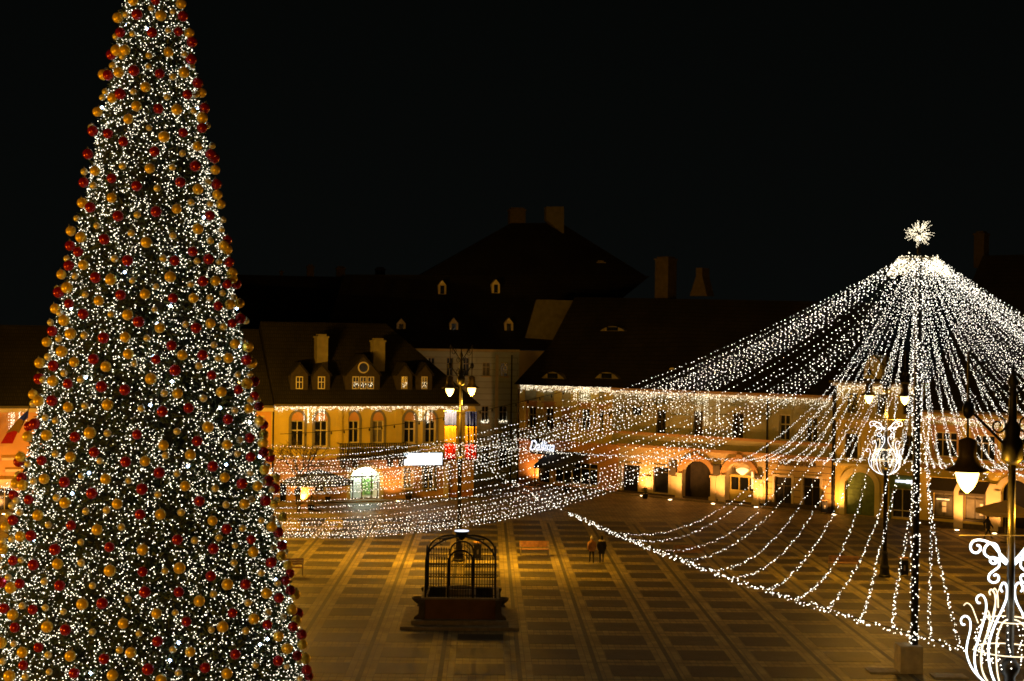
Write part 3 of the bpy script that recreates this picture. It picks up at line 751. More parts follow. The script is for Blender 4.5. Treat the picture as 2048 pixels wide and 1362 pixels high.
# awning of the cafe
a, b, c, d = FR.rect(1073, 1150, 920, 933, -2)
aw = empty('cafe_awning', FR.world((a + b) / 2, -.2, 0), FR.rz, label='grey cafe awning under the neon script sign', cat='awning'); hw = (b - a) / 2
m = MB(); m.poly([(-hw, -2.2, c), (hw, -2.2, c), (hw, .1, d + .7), (-hw, .1, d + .7)]); m.poly([(-hw, -2.2, c - .25), (hw, -2.2, c - .25), (hw, -2.2, c), (-hw, -2.2, c)]); m.build('canvas', 'awning', aw)
for x in (-hw + .1, 0, hw - .1): m = MB(); m.tube([(x, -2.15, 0), (x, -2.15, c)], .04, 6); m.build('post', 'metal', aw)
# roof of the row
zRr = FR.uz(1400, 597, 7)[1]
rr = MB(); ua = uA - .3
def PR(px, py, d): u, z = FR.uz(px, py, d); return (u, d, z)
s0, s1, s2 = (ua, -.5, zA), (uS, -.5, zA), (uS, -.5, zEr)
r0_, r1_ = PR(1150, 594, 7), (uE, 7, PR(1660, 606, 7)[2])
mid0 = PR(1100, 690, 3.2); midS = (uS, 1.0, zA + 1.9)
rr.poly([(ua, -.5, zA), (uE + .3, -.5, (zEr)), (uE + .3, 7, r1_[2]), r0_, mid0])
rr.poly([(ua, -.5, zA), mid0, r0_, (r0_[0], 14, zA), (ua, 14, zA)])
rr.poly([(uE + .3, -.5, zEr), (uE + .3, 14, zEr), (uE + .3, 7, r1_[2])]); rr.poly([r0_, (uE + .3, 7, r1_[2]), (uE + .3, 14, zEr), (r0_[0], 14, zA)])
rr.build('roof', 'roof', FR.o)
def slope_d(z): return -.5 + (z - zA) / (r0_[2] - zA) * 7.5
for (x0, x1, y0, y1) in ((1083, 1128, 744, 757), (1190, 1237, 744, 757), (1200, 1250, 652, 662)):
    d = 0
    for _ in range(4): z = FR.uz((x0 + x1) / 2, y1, d)[1]; d = slope_d(z) - .3
    a, b, c, dz = FR.rect(x0, x1, y0, y1, d); mid = (a + b) / 2
    pts = [(a, c), (b, c)] + [(mid + (b - a) / 2 * math.cos(t * PI / 10), c + (dz - c) * math.sin(t * PI / 10) ** 2 * 1.0) for t in range(1, 10)]
    m = MB(); m.prism(pts, d, d + 2.2); o = m.build('eyebrow_dormer', 'chim', FR.o)
    m = MB(); m.box(mid - (b - a) * .22, mid + (b - a) * .22, d - .05, d - .003, c + .02, c + (dz - c) * .8); m.build('pane', 'glass', o)
d = 1.2; a, b, c, dz = FR.rect(1337, 1350, 735, 752, d); m = MB(); m.prism([(a, c), (b, c), (b, (c + dz) / 2)] + arc_pts((a + b) / 2, (c + dz) / 2, (b - a) / 2, (dz - c) / 2, 8)[1:-1] + [(a, (c + dz) / 2)], d, d + 1.5); m.build('round_dormer', 'trim', FR.o)
chimney(FR, 1310, 1336, 520, 592, 7.5, 1.4, 'stoned')
m = MB(); z0 = [FR.uz(x, y, 8) for x, y in ((1384, 592), (1419, 592), (1409, 553), (1409, 536), (1397, 536), (1397, 553))]; m.prism(z0, 7.6, 8.8); m.build('chimney', 'stoned', FR.o)
icicles(FR, 'icicle_lights', 'dense icicle lights along the eave of the row house, left part', 1041, 1222, 770, 775, .75, 62, d=-.5, patches=[(1147, 1182, 775, 802, 220)])
icicles(FR, 'icicle_lights', 'icicle lights along the eave of the row house behind the canopy strings', 1222, 1660, 780, 799, .75, 45, d=-.5, patches=[(1395, 1440, 786, 850, 260), (1340, 1400, 790, 830, 120)])

# ---- three storey house
F3 = Fac((1667, 1027), (1838, 1042), 'three_storey_house', 'narrow three storey ochre house with a green arched gate')
a3, b3 = F3.uz(1669, 900)[0], F3.uz(1838, 900)[0]; zE3 = F3.uz(1740, 763)[1]
o3 = [F3.rect(1694, 1716, 787, 826), F3.rect(1754, 1774, 789, 828), F3.rect(1806, 1826, 790, 829), F3.rect(1690, 1716, 867, 916), F3.rect(1752, 1776, 869, 918), F3.rect(1806, 1828, 871, 920)]
gt = F3.rect(1690, 1750, 944, 1030); gt = (gt[0], gt[1], .02, gt[3], (gt[1] - gt[0]) * .42); sp = F3.rect(1783, 1824, 955, 1033); sp = (sp[0], sp[1], .12, sp[3])
wall(F3, a3, b3, 0, zE3, o3 + [gt, sp], 'ochre'); body(F3, a3, b3, zE3, 11, 'ochre')
for q in o3: window(F3, *q, 'frame_d', 'glass', trim='ochre2', w=.09)
for y0, y1 in ((838, 842), (930, 935)):
    zc = F3.uz(1750, y0)[1]; band(F3, a3, b3, zc - .2, zc, .2, 'ochre2', 'string_course')
band(F3, a3 - .1, b3 + .1, zE3 - .4, zE3 - .02, .4, 'trim'); pipe(F3, 1671, 768)
t = MB(); a, b, c, d, rise = gt; zt = d - rise
ro = arc_pts((a + b) / 2, zt, (b - a) / 2 + .45, rise + .45, 14); ri = arc_pts((a + b) / 2, zt, (b - a) / 2, rise, 14)
for k in range(14): t.prism([ro[k], ro[k + 1], ri[k + 1], ri[k]], -.12, -.003)
t.box(a - .45, a - .003, -.12, -.003, 0, zt); t.box(b + .003, b + .45, -.12, -.003, 0, zt); t.build('gate_surround', 'ochre2', F3.o)
for x0, x1 in ((a, (a + b) / 2 - .02), ((a + b) / 2 + .02, b)):
    t = MB(); t.box(x0, x1, .3, .36, .05, zt)
    for q in range(4): t.box(x0 + .12, x1 - .12, .26, .297, .3 + q * (zt - .4) / 4, .1 + (q + 1) * (zt - .4) / 4)
    t.build('gate_leaf', 'green', F3.o)
t = MB(); t.prism([(a, zt + .02), (b, zt + .02)] + ri[1:-1], .3, .34); t.build('gate_fanlight', 'green', F3.o)
a, b, c, d = sp; t = MB(); t.box(a - .15, b + .15, -.12, -.003, d - .9, d + .2); t.box(a - .15, a - .002, -.1, -.003, 0, d - .903); t.box(b + .002, b + .15, -.1, -.003, 0, d - .903); t.build('shopfront_frame', 'green', F3.o)
window(F3, a, b, c, d - .92, 'frame_w', 'glass', cols=2, rows=(.25,), nm='shop_door', sill=False)
uu, zz = F3.uz(1808, 963, -.2); ns = empty('lit_shop_lettering', F3.world(uu, -.2, zz), F3.rz, label='small glowing white lettering strip on the green shopfront', cat='sign')
m = MB()
for k, (wd, hh) in enumerate(((.16, .2), (.14, .2), (.15, .2), (.14, .2), (.15, .2), (.2, .3), (.16, .26), (.2, .3))):
    x = -.72 + k * .185; m.box(x, x + wd, -.04, .02, -hh / 2, hh / 2)
m.build('letters', 'neon', ns)
zR3 = F3.uz(1740, 700, 5)[1]; roof_prism(F3, a3 - .3, b3 + .3, zE3, zR3, 5.5, hipL=2, hipR=2)
m = MB(); q = [F3.uz(x, y, .2) for x, y in ((1728, 758), (1765, 758), (1765, 735), (1757, 716), (1748, 710), (1738, 716), (1730, 735))]; m.prism(q, .1, 2.5); m.build('attic_gable', 'ochre2', F3.o)
icicles(F3, 'icicle_lights', 'icicle lights along the eave of the three storey house', 1672, 1835, 769, 774, .7, 40, d=-.45, patches=[(1675, 1700, 775, 800, 60), (1740, 1765, 775, 805, 60)])

# ---- right-hand house
F4 = Fac((1838, 1049), (2048, 1068), 'amber_shop_house', 'amber two storey house with shop windows and awnings at the right edge')
a4, b4 = F4.uz(1838, 900)[0], F4.uz(2330, 900)[0]; zE4 = F4.uz(1940, 823)[1]
o4 = [F4.rect(1869, 1914, 864, 914), F4.rect(1948, 1990, 870, 922), F4.rect(2040, 2085, 876, 928), F4.rect(2130, 2180, 884, 936)]
s4 = [F4.rect(1867, 1906, 984, 1034), F4.rect(1929, 1967, 990, 1040)]
g4 = F4.rect(2003, 2060, 960, 1064); g4 = (g4[0], g4[1], .02, g4[3], (g4[1] - g4[0]) * .45)
wall(F4, a4, b4, 0, zE4, o4 + s4 + [g4], 'ochre'); body(F4, a4, b4, zE4, 20, 'ochre')
for q in o4: window(F4, *q, 'frame_w', 'glass', cols=3, rows=(.68,), trim='peach', head=True, w=.09)
for q in s4: window(F4, *q, 'frame_d', 'curtain', cols=2, rows=(.82,), trim='frame_d', nm='shop_window')
zc = F4.uz(1950, 938)[1]; band(F4, a4, b4, zc - .15, zc + .1, .18, 'peach', 'string_course')
zc = F4.uz(1950, 838)[1]; band(F4, a4, b4, zE4 - .8, zE4 - .55, .15, 'peach'); band(F4, a4, b4, zE4 - .3, zE4 - .02, .4, 'peach')
t = MB(); a, b, c, d, rise = g4; zt = d - rise
ro = arc_pts((a + b) / 2, zt, (b - a) / 2 + .4, rise + .4, 14); ri = arc_pts((a + b) / 2, zt, (b - a) / 2, rise, 14)
for k in range(14): t.prism([ro[k], ro[k + 1], ri[k + 1], ri[k]], -.16, -.003)
t.box(a - .4, a - .003, -.16, -.003, .4, zt - .1); t.box(a - .5, a + .0, -.24, -.003, zt - .097, zt + .08); t.build('arch_moulding', 'cream', F4.o)
for (x0, x1) in ((1909, 1927), (1973, 1998)):
    a, b, c, d = F4.rect(x0, x1, 968, 1046); m = MB(); m.box(a, b, -.14, -.003, 0, d); m.build('lit_pier', 'cream', F4.o)
for (x0, x1, yy, nm) in ((1858, 1912, 966, 'brown shop awning left of the lit pier'), (1922, 1975, 972, 'brown shop awning right of the lit pier')):
    a, b, c, d = F4.rect(x0, x1, yy, yy + 14, -.6); m = MB()
    m.poly([(a, -1.1, c), (b, -1.1, c), (b, -.02, d + .35), (a, -.02, d + .35)]); m.poly([(a, -1.1, c - .2), (b, -1.1, c - .2), (b, -1.1, c), (a, -1.1, c)]); m.build('shop_awning', 'frame_d', F4.o)
for i, (x0, x1, y0, y1) in enumerate(((1885, 1893, 1003, 1012), (1885, 1893, 1014, 1024), (1961, 1967, 1008, 1016), (1960, 1967, 1023, 1031), (1977, 1982, 1010, 1015))):
    a, b, c, d = F4.rect(x0, x1, y0, y1, -.1); m = MB(); m.box(a, b, -.19, -.16, c, d); m.build('poster', 'white', F4.o)
pp = MB(); a, b, c, d = F4.rect(1869, 1904, 987, 1000, .1); pp.box(a + .2, b - .2, .02, .1, d - .5, d - .4); pp.build('shop_lamp', 'shoplamp', F4.o)
zR4 = F4.uz(1940, 512, 12)[1]; roof_prism(F4, a4 + .2, b4, zE4, zR4, 12)
chimney(F4, 1948, 1968, 470, 500, 12, 1.1, 'darkstone'); 
icicles(F4, 'icicle_lights', 'icicle lights along the eave of the amber house at the right edge', 1842, 2100, 829, 852, .7, 45, d=-.45, patches=[(2010, 2046, 838, 885, 150), (1990, 2010, 838, 870, 40)])
m = MB(); m.box(a4, b4, -.12, 0, 0, .4); m.build('plinth', 'stoned', F4.o)

# pavement strip (slightly raised) along the row
def strip(F, ua, ub, w, name):
    P4 = [F.world(ua, 0, 0), F.world(ub, 0, 0), F.world(ub, -w, 0), F.world(ua, -w, 0)]
    m = MB(); n = 0
    m.poly([(p.x, p.y, .12) for p in reversed(P4)]); m.poly([(P4[3].x, P4[3].y, 0), (P4[2].x, P4[2].y, 0), (P4[2].x, P4[2].y, .12), (P4[3].x, P4[3].y, .12)])
    tag(m.build(name, 'stone'), kind='structure')
strip(FL, u0 - 20, u1, 1.4, 'footway'); strip(FR, uA, uE, 1.2, 'footway')

# ---------------------------------------------------------------- ground spotlights
SPL = [(FL, 796, 1004, 300, 'spotlight by the wall right of the bright doorway'), (FL, 607, 1005, 300, 'spotlight left of the small ground window of the ochre house'),
       (FR, 1062, 971, 60, 'spotlight on the paving before the cafe terrace'), (FR, 1216, 983, 260, 'spotlight below the orange pier of the cafe'), (FR, 1284, 993, 260, 'spotlight below the banded pier left of the arcade'),
       (FR, 1340, 1001, 330, 'spotlight at the left foot of the dark arch'), (FR, 1426, 1009, 330, 'spotlight between the two arcade arches'), (FR, 1512, 1016, 330, 'spotlight right of the glazed arch'),
       (F3, 1668, 1031, 260, 'spotlight at the joint of the row house and the three storey house'), (F4, 1914, 1062, 420, 'spotlight before the lit pier between the shop awnings'), (F4, 1989, 1069, 300, 'spotlight behind the cream parasol'), (F0, 8, 1030, 300, 'spotlight at the foot of the orange house')]
for F, x, y, pw, lb in SPL:
    p = G(x, y); u = (p - F.A).dot(F.u); dd = -(p - F.A).dot(F.n)
    uplight(p, F.world(u, 0, 4.5), pw * 2.4, 118, label=lb)

# ---------------------------------------------------------------- street lamps
def scroll(c, r, a0, turns, n=18, shrink=.25):
    return [(c[0] + r * (1 - (1 - shrink) * k / n) * math.cos(a0 + turns * 2 * PI * k / n), 0, c[1] + r * (1 - (1 - shrink) * k / n) * math.sin(a0 + turns * 2 * PI * k / n)) for k in range(n + 1)]
def make_lamp():
    t = empty('street_lamp')
    m = MB(); m.lathe([(.36, 0), (.36, .12), (.30, .16), (.27, .5), (.30, .6), (.22, .75), (.17, 1.35), (.2, 1.45), (.14, 1.6)], seg=16); m.build('base', 'iron', t, smooth=False)
    m = MB(); m.lathe([(.13, 1.6), (.13, 6.2), (.2, 6.3), (.24, 6.42), (.2, 6.52), (.12, 6.62)], seg=16); m.build('lower_pole', 'iron', t, smooth=True)
    m = MB(); m.lathe([(.095, 6.62), (.085, 11.1)], seg=16); m.build('pole', 'pole', t, smooth=True)
    m = MB(); m.lathe([(.1, 11.1), (.24, 11.22), (.26, 11.6), (.16, 11.75), (.19, 11.95), (.1, 12.1), (.08, 12.9), (.14, 13.0), (.05, 13.2), (.02, 13.45)], seg=12); m.build('finial', 'iron', t, smooth=True)
    for s in (-1, 1):
        m = MB()
        m.tube([(s * .12, 0, 11.5), (s * 1.06, 0, 12.36)], .035)
        arc = [(s * (.06 + 1.04 * math.sin(k * PI / 24)), 0, 12.7 + 1.0 * math.sin(k * PI / 12 * .5) * (1 if k < 12 else 1)) for k in range(13)]
        m.tube(arc, .03)
        m.tube([(s * 1.1, 0, 13.7), (s * 1.1, 0, 11.6)], .028)
        m.tube([(p[0], 0, p[2]) for p in scroll((s * .36, 12.0), .22, PI / 2, s * 1.3)], .022)
        m.tube([(p[0], 0, p[2]) for p in scroll((s * .75, 13.25), .26, 0, -s * 1.3)], .022)
        m.tube([(p[0], 0, p[2]) for p in scroll((s * .32, 12.75), .2, 0, s * 1.2)], .02)
        m.build('bracket', 'iron', t)
        m = MB(); m.lathe([(.03, 12.55), (.11, 12.48), (.14, 12.35), (.1, 12.22), (.03, 12.15)], (s * 1.1, 0, 0), 10); m.build('knob', 'iron', t, smooth=True)
        m = MB(); m.lathe([(.05, 11.72), (.2, 11.66), (.21, 11.3), (.24, 11.2), (.3, 11.08), (.50, 10.98), (.51, 10.95), (.24, 10.96)], (s * 1.1, 0, 0), 20); m.build('lamp_shade', 'shade', t, smooth=True)
        m = MB(); m.lathe([(.02, 10.45), (.13, 10.54), (.22, 10.70), (.265, 10.88), (.26, 10.945)], (s * 1.1, 0, 0), 14); m.build('lamp_globe', 'globe', t, smooth=True)
        l = bpy.data.lights.new('lamp_light', 'POINT'); l.energy = 2100; l.color = SOD; l.shadow_soft_size = .12; link('lamp_light', l, t).location = (s * 1.1, 0, 10.31)
        l = bpy.data.lights.new('lamp_beam', 'SPOT'); l.energy = 5000; l.color = SOD; l.shadow_soft_size = .15; l.spot_size = math.radians(118); l.spot_blend = 1.0; link('lamp_beam', l, t).location = (s * 1.1, 0, 10.30)
    return t
P1, P2, P3 = G(917, 1122), G(1769, 1154), atY(2027, 703, 34.5)
P3 = Vector((P3.x, P3.y, 0))
lamp = make_lamp(); lamp.location = P1; lamp.rotation_euler = (0, 0, math.radians(52))
tag(lamp, 'two-armed iron street lamp carrying the two long flags behind the caged well', 'street lamp', 'two-armed street lamps of the square')
LP2 = copy_tree(lamp, None, P2, math.radians(-32), label='two-armed iron street lamp with the smaller glowing vase ornament')
LP3 = copy_tree(lamp, None, P3, math.radians(8), label='nearest two-armed iron street lamp with the large glowing ornament, at the right edge')
OTH = [((-22, 100, 0), 20, 'added unseen two-armed street lamp behind the Christmas tree, brightening the ochre house'), ((48.5, 84, 0), 30, 'two-armed street lamp beyond the right edge of the picture'),
       ((-21, 22, 0), 60, 'added two-armed street lamp outside the picture, lighting the Christmas tree from the left'), ((-11, 5, 0), -30, 'added two-armed street lamp outside the picture near the camera, lighting the baubles'), ((-19.6, 113, 0), 20, 'added unseen two-armed street lamp before the orange house, brightening the facades')]  # lamps behind the tree, at its left and near the camera are added to brighten
def power(root, pt, spot):
    for c in kids(root):
        if c.type == 'LIGHT':
            c.data = c.data.copy(); c.data.energy = spot if c.data.type == 'SPOT' else pt
LO = [copy_tree(lamp, None, p, math.radians(a), label=lb) for p, a, lb in OTH]
power(lamp, 900, 8200); power(LP2, 1100, 1500); power(LP3, 600, 300)
for o_, e_ in zip(LO, (4200, 1500, 2100, 2300, 4200)): power(o_, e_, 400)

# flags on the lamp
bz = atY(920, 822, P1.y).z
fr = empty('flag_bar', (P1.x, P1.y, bz), math.radians(2), label='thin horizontal bar holding the two long flags on the street lamp', cat='bar')
m = MB(); m.tube([(-1.05, -.16, 0), (1.1, -.16, 0)], .022, 6); m.build('bar', 'metal', fr)
for k, (cx_, lb) in enumerate(((-.62, 'long blue, yellow and red flag on the left side of the lamp pole'), (.68, 'long blue, yellow and red flag on the right side of the lamp pole'))):
    f = empty('flag', (P1.x + cx_, P1.y - .18, bz), label=lb, cat='flag', group='flags on the street lamp')
    hts = (0, -.95, -2.1, -3.1)
    for s, mm in enumerate(('flag_b', 'flag_y', 'flag_r')):
        V = []; Fc = []; nu_, nv_ = 16, 8
        for j in range(nv_ + 1):
            z = hts[s] + (hts[s + 1] - hts[s]) * j / nv_
            for i in range(nu_ + 1):
                x = (-.37 + .74 * i / nu_) * (1 - .03 * abs(z))
                y = .035 * math.sin(i * 1.5 + z * .8 + k) + .03 * math.sin(i * .7 + z * 2)
                V.append((x, y, z))
        for j in range(nv_):
            for i in range(nu_):
                q = j * (nu_ + 1) + i; Fc.append((q, q + nu_ + 1, q + nu_ + 2, q + 1))
        me = tri_mesh('flag_panel', V, Fc); me.materials.append(MT[mm]); o = link('stripe', me, f)
        sd = o.modifiers.new('thick', 'SOLIDIFY'); sd.thickness = .008
# flag on the left house
pf = F0.world(F0.uz(52, 840, -1.5)[0], -1.5, F0.uz(52, 840, -1.5)[1])
f = empty('wall_flag', pf, F0.rz, label='blue, yellow and red flag on a slanted pole on the orange house', cat='flag')
def lp(px, py, d=-1.5): u, z = F0.uz(px, py, d); q = F0.world(u, d, z) - pf; c, s = math.cos(-F0.rz), math.sin(-F0.rz); return (q.x * c - q.y * s, q.x * s + q.y * c, q.z)
for nm, mm, pts in (('stripe', 'flag_b', ((58, 818), (56, 836), (48, 842), (38, 836))), ('stripe', 'flag_y', ((38, 836), (50, 842), (38, 866), (28, 862), (12, 866))), ('stripe', 'flag_r', ((14, 866), (28, 861), (36, 863), (25, 887), (1, 887)))):
    q = [lp(*p) for p in pts]; m = MB(); m.prism([(a[0], a[2]) for a in q], 0, .02); m.build(nm, mm, f)
m = MB(); m.tube([lp(60, 812), lp(44, 852)], .035, 6); m.build('flagpole', 'iron', f)

# glowing vase ornaments
def ornament(loc, rz, s, label, scale_r=1.0):
    t = empty('light_ornament', loc, rz, label=label, cat='light ornament', group='glowing vase ornaments on the street lamps'); t.scale = (s * (1.16 if s < .9 else 1.0), s, s)
    X = lambda x: (650 - x) * .00272
    Zf = lambda y: -.00272 * (y - 150)
    strands = [
        ([(560, 1520), (440, 1470), (330, 1362), (275, 1230), (275, 1130), (300, 1010), (303, 930), (285, 885), (255, 872), (228, 890), (218, 920), (232, 952), (256, 948)], 'rope', 0.020),
        ([(570, 1530), (470, 1490), (370, 1400), (335, 1290), (335, 1180), (370, 1050), (410, 900), (432, 790), (425, 710), (395, 665), (360, 670), (343, 700), (355, 735), (378, 735)], 'rope', 0.020),
        ([(575, 1535), (500, 1500), (410, 1410), (370, 1290), (375, 1140), (440, 980), (485, 860), (502, 740), (495, 650), (465, 605), (440, 625), (450, 655)], 'ropew', 0.017),
        ([(585, 1535), (530, 1500), (460, 1380), (420, 1220), (425, 1080), (480, 930), (560, 790), (605, 690), (612, 600), (590, 550), (560, 550), (540, 590), (560, 625)], 'rope', 0.022),
        ([(590, 1540), (545, 1480), (500, 1370), (478, 1200), (482, 1060), (520, 950), (580, 890), (650, 880)], 'ropew', 0.017),
        ([(575, 1535), (440, 1470), (350, 1340), (330, 1240), (345, 1100), (395, 980), (420, 860), (405, 800), (385, 790), (378, 820), (392, 845)], 'ropew', 0.014),
        ([(370, 930), (340, 850), (310, 780), (270, 750), (240, 775)], 'ropew', 0.012), ([(470, 860), (500, 730), (520, 640), (560, 560)], 'ropew', 0.010),
        ([(480, 760), (470, 640), (430, 580), (400, 610)], 'ropew', 0.013),
        # upper scrolls
        ([(610, 340), (540, 270), (480, 200), (420, 170), (350, 160), (300, 180), (282, 225), (300, 268), (340, 278), (372, 250), (365, 215), (340, 210)], 'rope', 0.025),
        ([(620, 350), (560, 330), (500, 330), (430, 310), (385, 275), (388, 225), (430, 185), (490, 190), (525, 240), (545, 310), (610, 360)], 'rope', 0.025),
        ([(600, 345), (540, 330), (490, 315), (445, 310), (432, 345), (465, 368), (500, 355), (480, 335)], 'rope', 0.022),
        ([(610, 380), (550, 340), (545, 400), (500, 440), (462, 475), (455, 520), (485, 548), (530, 540), (545, 500), (520, 475), (500, 490)], 'rope', 0.023)]
    for sgn in (1, -1):
        for q, (pts, mm, r) in enumerate(strands):
            # smooth (Catmull-Rom)
            pts3 = []
            n = len(pts)
            for i in range(n - 1):
                p0, p1, p2, p3 = pts[max(i - 1, 0)], pts[i], pts[i + 1], pts[min(i + 2, n - 1)]
                for t_ in range(4):
                    tt = t_ / 4
                    f_ = lambda a, b, c, d: .5 * (2 * b + (c - a) * tt + (2 * a - 5 * b + 4 * c - d) * tt ** 2 + (3 * b - a - 3 * c + d) * tt ** 3)
                    pts3.append((f_(p0[0], p1[0], p2[0], p3[0]), f_(p0[1], p1[1], p2[1], p3[1])))
            pts3.append(pts[-1])
            ang = (-.32, -.12, .1, .25, .42, .3, -.3, .1, .5, -.12, .12, .2, -.2)[q]
            m = MB(); m.tube([(-sgn * X(x) * math.cos(ang), -X(x) * math.sin(ang), Zf(y)) for x, y in pts3], r * scale_r, 6); m.build('light_rope', mm, t)
    m = MB(); m.tube([(-1.4, -.14, .11), (1.4, -.14, .11)], .014, 6); m.build('cross_bar', 'metal', t)
    m = MB()
    for z_ in (-2.05, -2.9): m.lathe([(.75 if z_ > -2.5 else .95, z_), (.76 if z_ > -2.5 else .96, z_ + .02)], seg=20) if False else None
    for z_, rr_ in ((-2.0, .52), (-2.75, .85)): m.tube([(rr_ * math.cos(k * PI / 12), rr_ * math.sin(k * PI / 12), z_) for k in range(25)], .015, 5)
    m.build('hoop', 'ropew', t)
    pts = []
    for k in range(200):
        a = k * .35; zz = -1.9 - 1.2 * k / 200; rr_ = .95 - .25 * abs(k / 100 - 1); pts.append((rr_ * math.cos(a) * .9, rr_ * math.sin(a) * .9, zz + .08 * math.sin(k * 1.7)))
    bulb_mesh('bulbs', pts, .018, 'bulb', t)
    return t
ornament((P3.x, P3.y, 9.37), math.radians(4), .93, 'large white and gold glowing vase ornament at the right edge', 1.15)
ornament((P2.x, P2.y, 9.42), 0, .86, 'smaller distant glowing vase ornament on the street lamp by the row houses', .55)

# ---------------------------------------------------------------- light canopy
MX = atY(1833, 900, 63.8); MX = Vector((MX.x, 63.8, 0))
ZT = atY(1840, 517, 63.8).z
can = empty('light_canopy', MX, label='tent of white light strings spreading from a tall mast to the lamp posts', cat='light canopy')
def rel(p): return Vector(p) - MX
m = MB(); m.lathe([(.17, 1.1), (.16, ZT + .1), (.09, ZT + .12), (.08, ZT + .75)], seg=10); m.build('mast', 'iron', can)
m = MB(); m.box(-.7, .25, -.5, .5, 0.004, 1.15); m.build('ballast_block', 'concrete', can)
for (x0, x1, y0, y1) in ((-2.0, -.75, -.5, .4), (.5, 1.9, -1.4, -.6)): m = MB(); m.box(x0, x1, y0, y1, 0.004, .07); m.build('base_plate', 'concrete', can)
m = MB(); m.tube([(.8 * math.cos(k * PI / 12), .8 * math.sin(k * PI / 12), ZT) for k in range(25)], .05, 6)
for k in range(6): m.tube([(0, 0, ZT + .05), (.8 * math.cos(k * PI / 3), .8 * math.sin(k * PI / 3), ZT)], .03, 5)
m.build('crown_ring', 'chim', can)
pts = []
for _ in range(900):
    a_ = R.uniform(0, 2 * PI); q_ = R.random(); pts.append(((.78 + .55 * q_) * math.cos(a_), (.78 + .55 * q_) * math.sin(a_), ZT + .05 - .75 * q_ + R.gauss(0, .05)))
bulb_mesh('crown_bulbs', pts, .02, 'bulbw', can)
# mast wrapped bulbs
pts = [(.19 * math.cos(a), .19 * math.sin(a), z) for a, z in ((R.uniform(0, 2 * PI), R.uniform(1.2, ZT)) for _ in range(420))]
bulb_mesh('mast_bulbs', pts, .022, 'bulb', can)
# star burst
st = MB(); pts = []
C0 = Vector((0, 0, atY(1841, 466, 63.8).z))
for _ in range(100):
    d = Vector((R.gauss(0, 1), R.gauss(0, 1), R.gauss(0, 1))).normalized(); L_ = R.uniform(.30, .66)
    st.tube([C0, C0 + d * L_], .006, 3)
    for q in range(6):
        pts.append(C0 + d * L_ * (q + 5) / 10 + Vector((R.gauss(0, .012), R.gauss(0, .012), R.gauss(0, .012))))
so = st.build('starburst', 'metal', can); bulb_mesh('bulbs', [tuple(p) for p in pts], .015, 'bulbw', so)

def para(A, B, sag, t, k=1.0): return A + (B - A) * t - Vector((0, 0, 4 * sag * t ** k * (1 - t)))
def lstring(A, B, sag, spacing=.19, r=.016, name='light_string', m='bulb', jit=.05, t0=0, wire=.006, swing=.0, skip=0, k=1.0):
    kk = k
    A, B = Vector(A), Vector(B); L_ = (B - A).length * 1.05; n = max(4, int(L_ / spacing))
    side = (B - A).cross(Vector((0, 0, 1))).normalized(); ph = R.uniform(0, 6.28); am = swing * R.uniform(.3, 1)
    f = lambda t: para(A, B, sag, t, kk) + side * am * math.sin(t * PI) * math.sin(t * 5 + ph)
    w_ = MB(); w_.tube([rel(f(k / 22)) for k in range(23)], wire, 3, cap=False); o = w_.build(name, 'cable', can)
    ts = (np.arange(n) + rng.uniform(-.3, .3, n)) / n
    P_ = []
    for i, t in enumerate(ts):
        if not (t0 <= t <= 1) or R.random() < (skip if t < .42 or name != 'perimeter_cable' else 0): continue
        p = f(t); P_.append(tuple(rel(p + side * R.uniform(-jit, jit) + Vector((0, 0, R.uniform(-jit * 1.3, jit * .5))))))
    bulb_mesh('bulbs', P_, r * rng.uniform(.55, 1.3, len(P_)), m, o)
    return o
def ring(toward, r=.8, z=ZT):
    d = Vector((toward[0] - MX.x, toward[1] - MX.y, 0)).normalized(); a = math.atan2(d.y, d.x) + R.uniform(-.12, .12)
    return Vector((MX.x + r * math.cos(a), MX.y + r * math.sin(a), z + R.uniform(-.15, .05)))
cP1 = Vector((atY(905, 885, P1.y - .3).x, P1.y - .3, atY(905, 885, P1.y).z)); cP2 = Vector((P2.x, P2.y, 7.2)); cP3 = Vector((P3.x - .15, P3.y, 6.6))
def cable(A, B, sag, spacing=.10, r=.015, jit=.09): return lstring(A, B, sag, spacing, r, 'perimeter_cable', jit=jit, wire=.014)
# near perimeter cable, strings drop onto it
lstring(cP1, cP3, 1.1, .10, .019, 'perimeter_cable', jit=.09, wire=.014, skip=.72)
near_cable = lambda t: para(cP1, cP3, 1.1, t)
def t_at_px(fn, px):
    lo, hi = 0, 1
    for _ in range(30):
        mid = (lo + hi) / 2
        if proj(fn(mid))[0] < px: lo = mid
        else: hi = mid
    return (lo + hi) / 2
for px, sg in ((1222, 3.6), (1258, 3.5), (1310, 3.4), (1358, 3.3), (1420, 3.2), (1465, 3.1), (1532, 3.1), (1592, 3.0), (1655, 2.9), (1722, 2.8), (1786, 2.6), (1862, 2.6), (1920, 2.5)):
    e = near_cable(t_at_px(near_cable, px)); A = ring(e)
    lstring(A, e, sg, .16, .016, swing=.3, jit=.045)
# far perimeter cable P1-P2-P5
P5 = Vector((48.5, 84, 7.2)); cable(cP1, cP2, .45, .085, .018); cable(cP2, P5, .5, .085, .018)
for k in range(13):
    t = .66 + .34 * k / 12
    e = para(cP1, cP2, .45, min(1, t)); e = e + Vector((0, 0, -R.uniform(0, .35)))
    lstring(ring(e), e, R.uniform(1.9, 2.5) * (.6 + .6 * (1 - t)), .19, .0155, swing=.35)
for k in range(58):
    t = (k + .5) / 58
    e = para(cP2, P5, .5, t) + Vector((0, 0, -R.uniform(0, .6)))
    lstring(ring(e), e, R.uniform(1.5, 2.4), .19, .0155, swing=.35)
